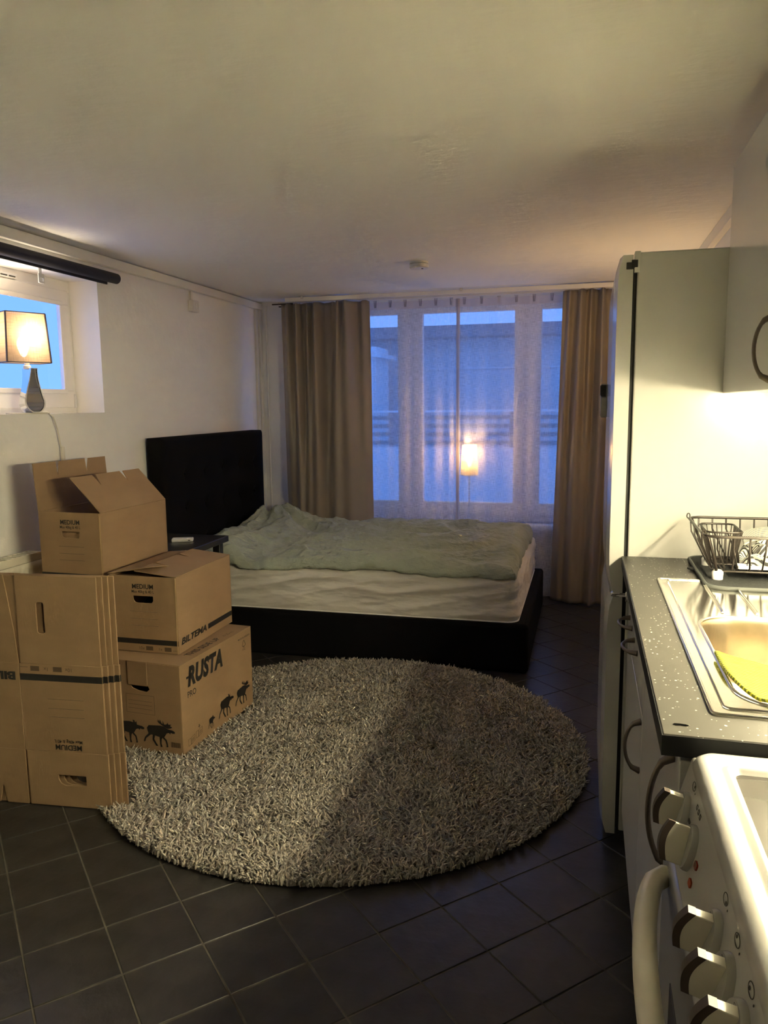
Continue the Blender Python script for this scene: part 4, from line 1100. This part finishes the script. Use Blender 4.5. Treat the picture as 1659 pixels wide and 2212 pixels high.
mb = MB().box(-0.078, -0.052, 0.520, 0.566, 1.318, 1.436)
mb.build('handle', material('grey_handle', (0.42, 0.41, 0.38), 0.35), d1, bevel=0.006)
box_obj('handle_badge', M_DARK, d1, -0.0790, -0.0775, 0.516, 0.560, 1.396, 1.430)
box_obj('handle_grip', M_DARK, d1, -0.0765, -0.060, 0.5145, 0.5200, 1.392, 1.432)
mb = MB().box(-0.026, -0.006, -0.0015, 0.014, FT-0.046, FT-0.026).box(-0.012, 0.006, -0.0035, 0.010, FT-0.042, FT-0.020)
mb.build('top_hinge', M_DARK, fr, bevel=0.002)
box_obj('hinge_cover', M_FRIDGE, fr, -0.004, 0.012, -0.003, 0.040, FT-0.055, FT+0.003, 0.002)
mb = MB().box(-0.040, 0.012, -0.004, 0.018, 0.794, 0.806).box(0.002, 0.014, -0.006, 0.004, 0.780, 0.812)
mb.build('middle_hinge', M_CHROME, fr, bevel=0.002)
for (a, b) in ((0.03, 0.04), (0.03, 0.54), (0.48, 0.04), (0.48, 0.54)): MB().lathe([(0.004, 0.0), (0.020, 0.0), (0.020, 0.012), (0.012, 0.016), (0.012, 0.046)], 14, (a, b, 0)).build('foot', M_DARK, fr, smooth=40)
box_obj('plinth', M_DARK, fr, -0.002, 0.02, 0.01, FW-0.01, 0.012, 0.046)

# ================================================================== BASE CABINETS AND WORKTOP
DX = 0.136                                        # plane of the doors
def bow_handle(parent, p0, p1, out, mat=M_PEWTER, r=0.0041):
    """arched bar handle with flared feet, between two points on the door"""
    p0, p1, out = Vector(p0), Vector(p1), Vector(out); L = (p1-p0).length; d = (p1-p0)/L
    pts, rad = [], []
    for k in range(17):
        s = k/16; a = math.sin(math.pi*s); h = 0.034*min(1.0, a**0.42)
        pts.append(p0 + d*(L*s) + out*h); rad.append(r*(1.0+0.9*max(0, 1-abs(s-0.0)/0.12)+0.9*max(0, 1-abs(s-1)/0.12)))
    MB().tube(pts, r, 10, radii=rad).build('handle', mat, parent, smooth=60)
def base_cabinet(y0, y1, label):
    c = thing('base_cabinet', (DX+0.018, y0, 0.0), label, 'cabinet', group='white base cabinets')
    mb = MB().box(0.0, XR-0.01-DX-0.018, 0.001, y1-y0-0.001, 0.11, 0.70)
    mb.box(0.0, 0.03, 0.001, y1-y0-0.001, 0.70, 0.884)
    mb.box(0.0, XR-0.01-DX-0.018, 0.001, 0.016, 0.70, 0.884).box(0.0, XR-0.01-DX-0.018, y1-y0-0.016, y1-y0-0.001, 0.70, 0.884)
    mb.build('carcass', M_WHITE, c)
    box_obj('plinth', M_WHITE, c, 0.035, 0.05, 0.001, y1-y0-0.001, 0.0, 0.11)
    return c
YN, YM, YE = 1.066, 1.703, 2.338                  # near end, unit joint, fridge end
c1 = base_cabinet(YM, YE, 'white base cabinet with two drawers over a door, beside the fridge')
w = YE-YM
d = box_obj('door', M_WHITE, c1, -0.018, -0.0005, 0.003, w-0.003, 0.115, 0.676, 0.002)
bow_handle(d, (-0.018, 0.022, 0.545), (-0.018, 0.022, 0.662), (-1, 0, 0))
for (a, b, yc) in ((0.003, 0.345, 0.268), (0.349, w-0.003, 0.485)):
    d = box_obj('drawer', M_WHITE, c1, -0.018, -0.0005, a, b, 0.682, 0.880, 0.002)
    bow_handle(d, (-0.018, yc-0.055, 0.758), (-0.018, yc+0.055, 0.758), (-1, 0, 0))
c2 = base_cabinet(YN, YM, 'white base cabinet with a tall door under the sink, beside the cooker')
w = YM-YN
d = box_obj('door', M_WHITE, c2, -0.018, -0.0005, 0.003, w-0.003, 0.115, 0.880, 0.002)
bow_handle(d, (-0.018, 0.055, 0.690), (-0.018, 0.055, 0.862), (-1, 0, 0))

ZT = 0.92
wt_ = thing('worktop', (0.112, YN, ZT), 'dark grey speckled worktop with a black front edge', 'worktop')
WTX1 = XR-0.006-0.112; WTY1 = YE-YN-0.004
SX0, SX1, SY0, SY1 = 0.185, 0.625, 1.140, 2.040     # sink outline (world)
BX0_, BX1_, BY0_, BY1_ = 0.232, 0.575, 1.182, 1.690 # bowl
mb = MB().plate([[(0, -0.006), (WTX1, -0.006), (WTX1, WTY1), (0, WTY1)], [(BX0_-0.01-0.112, BY0_-0.01-YN), (BX1_+0.01-0.112, BY0_-0.01-YN), (BX1_+0.01-0.112, BY1_+0.01-YN), (BX0_-0.01-0.112, BY1_+0.01-YN)]], 0.030, Matrix.Translation((0, 0, -0.030)))
mb.build('slab', M_WORKTOP, wt_, bevel=0.002)
M_EDGE = material('black_edge_band', (0.006, 0.006, 0.007), 0.5, spec=0.3)
box_obj('edge_band', M_EDGE, wt_, -0.0012, 0.0003, -0.006, WTY1, -0.030, -0.001)
box_obj('edge_band', M_EDGE, wt_, -0.0012, WTX1, -0.0075, -0.0058, -0.030, -0.001)
chip = [(0.0, 0.0), (0.004, -0.003), (0.010, -0.002), (0.017, -0.0035), (0.023, 0.0), (0.018, 0.003), (0.010, 0.0045), (0.003, 0.004)]
MB().plate([chip], 0.0003, Matrix.Translation((0.016, 0.030, 0.0004))).build('chipped_spot', material('bare_chipboard', (0.003, 0.003, 0.003), 0.9, spec=0.0), wt_)

# ================================================================== SINK
sink = thing('sink', (SX0, SY0, ZT), 'stainless steel sink with a grooved drainer set in the worktop', 'sink')
def L_(x, y): return (x-SX0, y-SY0)
bowl = [L_(*p) for p in rrect(BX0_, BX1_, BY0_, BY1_, 0.075, 9)]
outer = [L_(*p) for p in rrect(SX0, SX1, SY0, SY1, 0.012, 4)]
MB().plate([outer, bowl], 0.0022, Matrix.Translation((0, 0, 0.0004))).build('deck', M_STEEL, sink, smooth=30)
mb = MB()
bc = np.array(bowl).mean(0)
prof = [(1.0, 0.0024), (0.992, -0.002), (0.985, -0.012), (0.975, -0.06), (0.965, -0.125), (0.945, -0.145), (0.90, -0.1535), (0.86, -0.1545), (0.5, -0.155), (0.12, -0.1555)]
for (s, z) in prof: mb.v += [(bc[0]+(p[0]-bc[0])*s, bc[1]+(p[1]-bc[1])*s, z) for p in bowl]
n = len(bowl)
for i in range(len(prof)-1):
    for j in range(n):
        j2 = (j+1) % n; mb.f.append((i*n+j, (i+1)*n+j, (i+1)*n+j2, i*n+j2))
mb.f.append(tuple((len(prof)-1)*n+j for j in range(n)))
mb.build('bowl', M_BOWL, sink, smooth=50)
MB().tube([(p[0], p[1], 0.0026) for p in bowl], 0.0035, 8, closed=True).build('bowl_rim', M_STEEL, sink, smooth=60)
MB().tube([(*L_(*p), 0.002) for p in rrect(SX0+0.003, SX1-0.003, SY0+0.003, SY1-0.003, 0.010, 4)], 0.0030, 8, closed=True).build('outer_rim', M_STEEL, sink, smooth=60)
MB().tube([(*L_(*p), 0.002) for p in rrect(SX0+0.022, SX1-0.022, SY0+0.026, SY1-0.017, 0.012, 4)], 0.0036, 8, closed=True, squash=0.6).build('inner_ridge', M_STEEL, sink, smooth=60)
for xg in (0.292, 0.360, 0.428, 0.496):
    MB().tube([(*L_(xg, 1.722), 0.0005), (*L_(xg, 1.735), 0.0030), (*L_(xg, 1.96), 0.0034), (*L_(xg, 2.00), 0.0018)], 0.006, 8, squash=0.55).build('drainer_groove', M_STEEL, sink, smooth=60)
MB().lathe([(0.002, 0.002), (0.030, 0.002), (0.038, 0.005), (0.042, 0.003), (0.042, 0.0)], 24, (bc[0], bc[1], -0.156)).build('drain', M_CHROME, sink, smooth=40)

# lime cloth draped over the near corner of the bowl
def lime_cloth():
    t = thing('dish_cloth', (0.2405, 1.29, ZT+0.004), 'lime green ribbed cloth draped over the edge of the sink bowl', 'cloth')
    nu, nv = 46, 40
    P = np.zeros((nu, nv, 3)); UV = np.zeros((nu, nv, 2))
    for i in range(nu):
        for j in range(nv):
            u, v = i/(nu-1), j/(nv-1)                    # u along the curved left border (far tip -> near), v towards the bowl
            # left border from far tip (0.231,1.405) bulging to the near edge (0.30,1.135)
            bx = 0.2285+0.085*u**4; by = 1.408-0.250*u
            # far border runs from the tip along the bowl's far-right
            ex = 0.46; ey = 1.385-0.215*u
            x = bx+(ex-bx)*v; y = by+(ey-by)*v + 0.012*math.sin(2.6*v)*(1-u)
            ins = min(x-BX0_, y-BY0_)
            drop = -0.024*min(1.0, max(0.0, (ins-0.004)/0.10))**0.75
            z = 0.006+drop+0.004*math.sin(9*v+5*u)*v
            P[i, j] = (x-t.location.x, y-t.location.y, z)
            UV[i, j] = (u*1.0, v)
    o = grid_obj('ribbed_weave', M_LIME, t, P)
    me = o.data; uvl = me.uv_layers.new(name='UVMap'); flat = UV.reshape(-1, 2)
    li = np.empty(len(me.loops), np.int32); me.loops.foreach_get('vertex_index', li)
    uvl.data.foreach_set('uv', flat[li].ravel())
    so = o.modifiers.new('thick', 'SOLIDIFY'); so.thickness = 0.005; so.offset = 1
    return t
lime_cloth()

# ================================================================== DRYING MAT, RACK, TOWEL
mat_ = thing('drying_mat', (0.292, 1.936, ZT+0.003), 'dark grey woven drying mat under the dish rack', 'mat')
mo = rrect(0.0, 0.36, 0.0, 0.392, 0.045, 6)
MB().plate([mo], 0.007).build('pad', M_MAT, mat_, bevel=0.002)
MB().tube([(p[0], p[1], 0.0040) for p in mo], 0.0050, 8, closed=True).build('binding', material('mat_binding', (0.06, 0.065, 0.062), 0.8), mat_, smooth=60)
MB().tube([(0.008, 0.225, 0.002), (-0.010, 0.232, 0.003), (-0.017, 0.224, 0.004), (-0.012, 0.212, 0.003), (0.008, 0.208, 0.002)], 0.0035, 8).build('hanging_loop', M_DARK, mat_, smooth=60)

RZ = ZT+0.010
rack = thing('dish_rack', (0.284, 1.955, RZ), 'dark wire dish rack with a striped towel in it', 'dish rack')
RX1, RY1, RT, RBm = 0.345, 0.335, 0.118, 0.020
def rpt(x, y): return (x, y)
top_l = [(p[0], p[1], RT) for p in rrect(0.0, RX1, 0.0, RY1, 0.035, 5)]
MB().tube(top_l, 0.0036, 8, closed=True).build('top_rim', M_WIRE, rack, smooth=60)
bx0, bx1, by0, by1 = 0.034, RX1-0.034, 0.070, RY1-0.095
bot_l = [(p[0], p[1], RBm) for p in rrect(bx0, bx1, by0, by1, 0.02, 4)]
MB().tube(bot_l, 0.0030, 8, closed=True).build('bottom_rim', M_WIRE, rack, smooth=60)
for k in range(9):                                # front and back uprights
    s = (k+0.8)/9.6; xt, xb = RX1*s, bx0+(bx1-bx0)*s
    MB().tube([(xt, 0.0, RT), (xt, 0.004, RT-0.03), (xb, by0-0.006, RBm+0.012), (xb, by0+0.004, RBm), (xb, by1-0.004, RBm), (xb, by1+0.006, RBm+0.012), (xt, RY1-0.004, RT-0.03), (xt, RY1, RT)], 0.0022, 6).build('wire', M_WIRE, rack, smooth=60)
for k in range(4):                                # end uprights
    s = (k+0.9)/4.8; yt, yb = RY1*s, by0+(by1-by0)*s
    for (xa, xc) in ((0.0, bx0), (RX1, bx1)):
        MB().tube([(xa, yt, RT), (xa+(0.003 if xa == 0 else -0.003), yt, RT-0.03), (xc, yb, RBm)], 0.0022, 6).build('wire', M_WIRE, rack, smooth=60)
for k in range(7):                                # arches that hold the plates
    xx = bx0+0.045+k*0.034
    MB().tube([(xx, by0+0.020, RBm), (xx+0.004, by0+0.025, RBm+0.03), (xx+0.012, by0+0.04, RBm+0.052), (xx+0.020, by0+0.055, RBm+0.03), (xx+0.022, by0+0.06, RBm)], 0.0022, 6).build('plate_arch', M_WIRE, rack, smooth=60)
for (xa, ya, xb, yb) in ((0.008, 0.008, bx0+0.008, by0-0.002), (RX1-0.008, 0.008, bx1-0.008, by0-0.002), (0.008, RY1-0.008, bx0+0.008, by1+0.002), (RX1-0.008, RY1-0.008, bx1-0.008, by1+0.002)):
    leg = MB().tube([(xa, ya, RT), (xa+(xb-xa)*0.5, ya+(yb-ya)*0.5, RT*0.5+0.01), (xb, yb, 0.012)], 0.0038, 8).build('leg', M_WIRE, rack, smooth=60)
    MB().lathe([(0.004, 0.0), (0.013, 0.0), (0.014, 0.018), (0.009, 0.024), (0.004, 0.024)], 16, (xb, yb, 0.0005)).build('foot', M_PLASTIC, leg, smooth=50)
for yy_ in (0.02, RY1-0.02):
    MB().tube([(0.004*math.cos(a)-0.001, yy_+0.0, RT+0.006+0.007*math.sin(a)) for a in np.linspace(0, 2*math.pi, 14)[:-1]], 0.0016, 6, closed=True).build('rim_ring', M_WIRE, rack, smooth=60)
# cutlery basket hung inside the left end
cb_ = thing('cutlery_basket', (0.284+0.020, 1.955+0.105, RZ+0.0245), 'dark wire cutlery basket standing inside the dish rack', 'basket')
ct_l = rrect(0.0, 0.085, 0.0, 0.150, 0.018, 4); cbm = rrect(0.018, 0.072, 0.018, 0.110, 0.012, 4)
MB().tube([(p[0], p[1], 0.088) for p in ct_l], 0.0024, 6, closed=True).build('top_ring', M_WIRE, cb_, smooth=60)
MB().tube([(p[0], p[1], 0.003) for p in cbm], 0.0020, 6, closed=True).build('bottom_ring', M_WIRE, cb_, smooth=60)
def along(loop, s):
    n = len(loop); L = [math.dist(loop[i], loop[(i+1) % n]) for i in range(n)]; tot = sum(L); d = s*tot
    for i in range(n):
        if d <= L[i]: f = d/L[i]; a, b = loop[i], loop[(i+1) % n]; return (a[0]+(b[0]-a[0])*f, a[1]+(b[1]-a[1])*f)
        d -= L[i]
    return loop[0]
for k in range(34):
    a, b = along(ct_l, k/34), along(cbm, k/34)
    MB().tube([(a[0], a[1], 0.088), (b[0], b[1], 0.003)], 0.0012, 5).build('wire', M_WIRE, cb_)
for k in range(5): MB().tube([(0.018, 0.026+k*0.019, 0.003), (0.072, 0.026+k*0.019, 0.003)], 0.0012, 5).build('base_wire', M_WIRE, cb_)
# striped towel bunched in the rack
def towel():
    t = thing('striped_towel', (0.50, 2.11, RZ+0.026), 'black and white striped tea towel bunched in the dish rack', 'towel')
    nu, nv = 90, 70
    u = np.linspace(0, 1, nu)[:, None]*np.ones((1, nv)); v = np.ones((nu, 1))*np.linspace(0, 1, nv)[None, :]
    x = -0.110+0.235*u; y = -0.070+0.150*v
    env = np.clip(np.minimum(np.minimum(u, 1-u)/0.22, np.minimum(v, 1-v)/0.20), 0, 1)**0.6
    h = (0.030+0.062*u)*env
    fold = 0.016*np.sin(26*u+9*np.sin(4*v)+2*v)*env + 0.022*(np.abs(vnoise(u*6+3, v*5, 21)-0.5)*2-0.4)*env
    z = np.maximum(0.001, h+fold); x = x+0.012*np.sin(18*v+6*u)*env; y = y+0.010*np.sin(22*u)*env
    o = grid_obj('cloth', M_STRIPE, t, np.stack([x, y, z], 2))
    me = o.data; uvl = me.uv_layers.new(name='UVMap')
    w_ = v*1.0+0.22*u+0.10*np.sin(7*u)+0.08*(vnoise(u*5, v*5, 31)-0.5)
    flat = np.stack([w_, u], 2).reshape(-1, 2); li = np.empty(len(me.loops), np.int32); me.loops.foreach_get('vertex_index', li)
    uvl.data.foreach_set('uv', flat[li].ravel())
    so = o.modifiers.new('thick', 'SOLIDIFY'); so.thickness = 0.003; so.offset = -1
    # a folded layer leaning up towards the back of the rack
    nu, nv = 60, 30
    u = np.linspace(0, 1, nu)[:, None]*np.ones((1, nv)); v = np.ones((nu, 1))*np.linspace(0, 1, nv)[None, :]
    x2 = -0.095+0.23*u; z2 = 0.045+0.075*u+0.004*np.sin(12*u)+0.02*v; y2 = 0.030+0.05*v+0.004*np.sin(14*u)
    o2 = grid_obj('folded_layer', M_STRIPE, t, np.stack([x2, y2, z2], 2))
    uvl = o2.data.uv_layers.new(name='UVMap'); flat = np.stack([v*0.55, u], 2).reshape(-1, 2)
    li = np.empty(len(o2.data.loops), np.int32); o2.data.loops.foreach_get('vertex_index', li); uvl.data.foreach_set('uv', flat[li].ravel())
    so = o2.modifiers.new('thick', 'SOLIDIFY'); so.thickness = 0.006
towel()
gr = thing('plastic_grater', (0.375, 2.035, RZ+0.0255), 'white plastic tool with square openings lying in the dish rack', 'kitchen tool')
holes = [[(0.035+k*0.034, 0.008), (0.058+k*0.034, 0.008), (0.052+k*0.034, 0.026), (0.029+k*0.034, 0.026)] for k in range(5)]
MB().plate([rrect(0.0, 0.22, 0.0, 0.034, 0.004, 2)]+holes, 0.008).build('blade', M_PLASTIC, gr)

# ================================================================== WALL CABINET AND ITS LIGHT
UX, UZ0, UZ1 = 0.366, 1.393, 2.000
uc = thing('wall_cabinet', (UX+0.018, 0.46, UZ0), 'white wall cabinet with a bow handle beside the top of the fridge', 'cabinet')
UL = FY-0.004-0.46
box_obj('carcass', M_WHITE, uc, 0.0, XR-0.002-UX-0.018, 0.0, UL, 0.0, UZ1-UZ0, 0.002)
for (a, b) in ((0.002, UL/3-0.0015), (UL/3+0.0015, 2*UL/3-0.0015), (2*UL/3+0.0015, UL-0.001)):
    d = box_obj('door', M_WHITE, uc, -0.018, -0.0005, a, b, 0.0, UZ1-UZ0, 0.002)
    bow_handle(d, (-0.018, a+0.050, 0.020), (-0.018, a+0.050, 0.150), (-1, 0, 0))
ul = thing('under_cabinet_light', (0.570, 0.93, UZ0), 'slim tube light under the wall cabinet over the sink', 'lamp')
box_obj('housing', M_PLASTIC, ul, -0.022, 0.022, 0.0, 0.96, -0.014, -0.001, 0.003)
M_TUBE = emission('lit_tube', KITCHEN_COLOR, KITCHEN_TUBE)
MB().tube([(0, 0.03, -0.030), (0, 0.93, -0.030)], 0.020, 14).build('tube', M_TUBE, ul)
for s in (0.012, 0.936): box_obj('end_cap', M_PLASTIC, ul, -0.016, 0.016, s, s+0.012, -0.052, -0.012, 0.002)

# ================================================================== COOKER
CY0, CY1 = 0.462, 1.056
ck = thing('cooker', (0.0, CY0, 0.0), 'white free-standing electric cooker with cream knobs', 'cooker')
CW = CY1-CY0
box_obj('body', M_ENAMEL, ck, 0.150, XR-0.012, 0.002, CW-0.002, 0.03, 0.872, 0.004)
box_obj('base_drawer', M_ENAMEL, ck, 0.118, 0.150, 0.004, CW-0.004, 0.04, 0.235, 0.006)
dr = box_obj('oven_door', M_ENAMEL, ck, 0.118, 0.149, 0.004, CW-0.004, 0.242, 0.782, 0.006)
box_obj('door_glass', M_GLASSTOP, dr, 0.1165, 0.1185, 0.09, CW-0.14, 0.32, 0.66, 0.001)
pts, n = [], 24
for k in range(n+1):
    s = k/n; a = math.sin(math.pi*s)
    pts.append((0.116-0.040*a**0.45, 0.055+(CW-0.115)*s, 0.752+0.012*a))
MB().tube(pts, 0.0135, 12).build('door_handle', M_CREAM, dr, smooth=60)
# sloping control panel
pA, pB = Vector((0.150, 0, 0.894)), Vector((0.121, 0, 0.790))
mb = MB().hexa([(pB.x, 0.0, pB.z), (pB.x, CW, pB.z), (0.20, CW, pB.z), (0.20, 0.0, pB.z)], [(pA.x, 0.0, pA.z), (pA.x, CW, pA.z), (0.20, CW, pA.z), (0.20, 0.0, pA.z)])
panel = mb.build('control_panel', M_ENAMEL, ck, bevel=0.004)
vdir = (pA-pB).normalized(); PL = (pA-pB).length
def on_panel(y, v): return pB + vdir*v + Vector((0, y-CY0, 0))
PN = Vector((0, -1, 0)).cross(vdir).normalized()
if PN.x > 0: PN = -PN
def panel_frame(y, v, lift=0.0004):
    o = on_panel(y, v)+PN*lift
    return frame2(o, (0, -1, 0), vdir)
for i, (yk, v, rot) in enumerate(((0.999, 0.052, 0), (0.921, 0.050, 20), (0.757, 0.052, -10), (0.692, 0.054, -10), (0.632, 0.055, -10), (0.568, 0.055, -10))):
    k = thing('temp', (0, 0, 0), None, None); k.name = 'knob'; k.parent = ck
    k.matrix_local = panel_frame(yk, v, 0.0)
    MB().lathe([(0.002, 0.0), (0.0275, 0.0), (0.0275, 0.003), (0.0255, 0.0075), (0.002, 0.0075)], 32).build('dial', M_ENAMEL, k, smooth=40)
    a = R(rot)
    gp = MB(); m_ = 12
    # grip: a tall fin, curved on its outer edge
    for s in range(m_+1):
        t_ = s/m_; y_ = -0.023+0.046*t_; hh = 0.0075+0.024+0.006*math.sin(math.pi*t_)
        for (xx, zz2) in ((-0.0062, 0.006), (-0.0048, hh), (0.0048, hh), (0.0062, 0.006)):
            gp.v.append((xx*math.cos(a)-y_*math.sin(a), xx*math.sin(a)+y_*math.cos(a), zz2))
    for s in range(m_):
        for q in range(4):
            q2 = (q+1) % 4; gp.f.append((s*4+q, s*4+q2, (s+1)*4+q2, (s+1)*4+q))
    gp.f.append((0, 3, 2, 1)); gp.f.append(tuple(m_*4+q for q in range(4)))
    gp.build('grip', M_CREAM, k, bevel=0.001)
    gp = MB()
    for s in range(m_+1):
        t_ = s/m_; y_ = -0.0234+0.0468*t_; hh = 0.0075+0.024+0.006*math.sin(math.pi*t_)
        for (xx, zz2) in ((-0.0052, hh-0.007), (-0.0050, hh+0.0006), (0.0050, hh+0.0006), (0.0052, hh-0.007)):
            gp.v.append((xx*math.cos(a)-y_*math.sin(a), xx*math.sin(a)+y_*math.cos(a), zz2))
    for s in range(m_):
        for q in range(4):
            q2 = (q+1) % 4; gp.f.append((s*4+q, s*4+q2, (s+1)*4+q2, (s+1)*4+q))
    gp.f.append((0, 3, 2, 1)); gp.f.append(tuple(m_*4+q for q in range(4)))
    gp.build('grip_tip', M_BROWN, k)
    if i >= 2:
        for (txt, ang) in (('0', 80), ('12', 10), ('11', -22), ('10', -50)):
            ca = R(ang); c_ = Matrix.Translation((0.0205*math.cos(ca)*-1, 0.0205*math.sin(ca), 0.0077)) @ Matrix.Rotation(R(90), 4, 'Z')
            text_obj('dial_number', txt, M_GREY, k, c_, 0.0055, align='CENTER')
    else:
        for ang in (40, 0, -40):
            ca = R(ang); MB().plate([rrect(-0.003, 0.003, -0.003, 0.003, 0.001, 2), rrect(-0.002, 0.002, -0.002, 0.002, 0.0008, 2)], 0.0003, Matrix.Translation((-0.021*math.cos(ca), 0.021*math.sin(ca), 0.0076))).build('dial_mark', M_GREY, k)
for i, (ys, v) in enumerate(((0.995, 0.094), (0.762, 0.094), (0.701, 0.094), (0.639, 0.094), (0.575, 0.094))):
    F_ = panel_frame(ys, v)
    ring = [(0.0095*math.cos(a), 0.0052*math.sin(a)) for a in np.linspace(0, 2*math.pi, 25)[:-1]]
    ring2 = [(0.0086*math.cos(a), 0.0044*math.sin(a)) for a in np.linspace(0, 2*math.pi, 25)[:-1]]
    dx = (0.004, 0.004, -0.004, -0.004, 0.004)[i]; dy = (0.0012, -0.0016, 0.0012, -0.0014, 0.001)[i]
    mb = MB().plate([ring, ring2], 0.0003, F_)
    mb.plate([[(dx+0.0022*math.cos(a), dy+0.0017*math.sin(a)) for a in np.linspace(0, 2*math.pi, 13)[:-1]]], 0.0003, F_)
    mb.plate([[(0.0145+0.0011*math.cos(a), -0.003+0.0011*math.sin(a)) for a in np.linspace(0, 2*math.pi, 11)[:-1]]], 0.0003, F_)
    mb.build('burner_symbol', M_GREY, panel)
for (yl, v, mt) in ((0.878, 0.054, M_RED), (0.876, 0.032, M_ORANGE)):
    F_ = panel_frame(yl, v, 0.0)
    MB().plate([rrect(-0.0065, 0.0065, -0.004, 0.004, 0.003, 4)], 0.002, F_).build('indicator_lamp', mt, panel, bevel=0.0006)
F_ = panel_frame(0.940, 0.088)
mb = MB()
for q in range(3): mb.plate([rrect(-0.004+q*0.012-0.012, 0.003+q*0.012-0.012, -0.003, 0.003, 0.001, 2), rrect(-0.003+q*0.012-0.012, 0.002+q*0.012-0.012, -0.002, 0.002, 0.0008, 2)], 0.0003, F_)
mb.build('oven_symbols', M_GREY, panel)
MB().plate([rrect(-0.006, 0.006, -0.0022, 0.0022, 0.001, 2)], 0.0006, panel_frame(0.962, 0.062)).build('clock_window', M_DARK, panel)
# hob: rounded enamel frame round a glass plate
def hob_loop(ins, z, r): return [(p[0], p[1], z) for p in rrect(0.148+ins, XR-0.014-ins, 0.001+ins, CW-0.001-ins, max(r, 0.004), 6)]
prof = [(0.0, 0.872, 0.022), (0.0, 0.892, 0.022), (0.003, 0.900, 0.022), (0.009, 0.9055, 0.021), (0.016, 0.9065, 0.020), (0.024, 0.9045, 0.018), (0.029, 0.9015, 0.016), (0.033, 0.9020, 0.015), (0.037, 0.9045, 0.014), (0.041, 0.9045, 0.012), (0.0445, 0.9015, 0.011), (0.047, 0.896, 0.010), (0.052, 0.893, 0.010)]
mb = MB(); loops_ = [hob_loop(*p) for p in prof]; n = len(loops_[0])
for lp in loops_: mb.v += lp
for i in range(len(loops_)-1):
    for j in range(n):
        j2 = (j+1) % n; mb.f.append((i*n+j, i*n+j2, (i+1)*n+j2, (i+1)*n+j))
hob = mb.build('hob_frame', M_ENAMEL, ck, smooth=50)
MB().plate([[(p[0], p[1]) for p in hob_loop(0.046, 0, 0.010)]], 0.004, Matrix.Translation((0, 0, 0.8925))).build('hob_glass', M_GLASSTOP, ck)
for (xa, ya) in ((0.03+0.17, 0.04), (0.03+0.17, CW-0.04), (0.6, 0.04), (0.6, CW-0.04)): MB().lathe([(0.003, 0.0), (0.018, 0.0), (0.018, 0.03), (0.003, 0.03)], 12, (xa, ya, 0)).build('foot', M_DARK, ck)

# ================================================================== LAMP STANDING BEHIND THE FRIDGE (its glow shows on the ceiling and curtain)
fl = thing('floor_lamp', (0.36, 4.25, 0.0), 'floor lamp hidden behind the fridge, lighting the curtain and ceiling there', 'lamp')
MB().lathe([(0.002, 0.0), (0.125, 0.0), (0.125, 0.012), (0.02, 0.022), (0.012, 0.03)], 32).build('base', M_DARK, fl, smooth=40)
MB().tube([(0, 0, 0.02), (0, 0, 1.30)], 0.011, 12).build('pole', M_DARK, fl, smooth=60)
MB().lathe([(0.14, 1.22), (0.105, 1.42)], 40, caps=False).build('shade', M_SHADE2, fl, smooth=60)
MB().lathe([(0.004, 1.30), (0.014, 1.305), (0.026, 1.34), (0.026, 1.36), (0.016, 1.38), (0.002, 1.385)], 16).build('bulb', M_BULB, fl, smooth=60)
bulb_light(fl, (0, 0, 1.405), FLOOR_LAMP_W, WINDOW_LAMP_COLOR, 0.02)
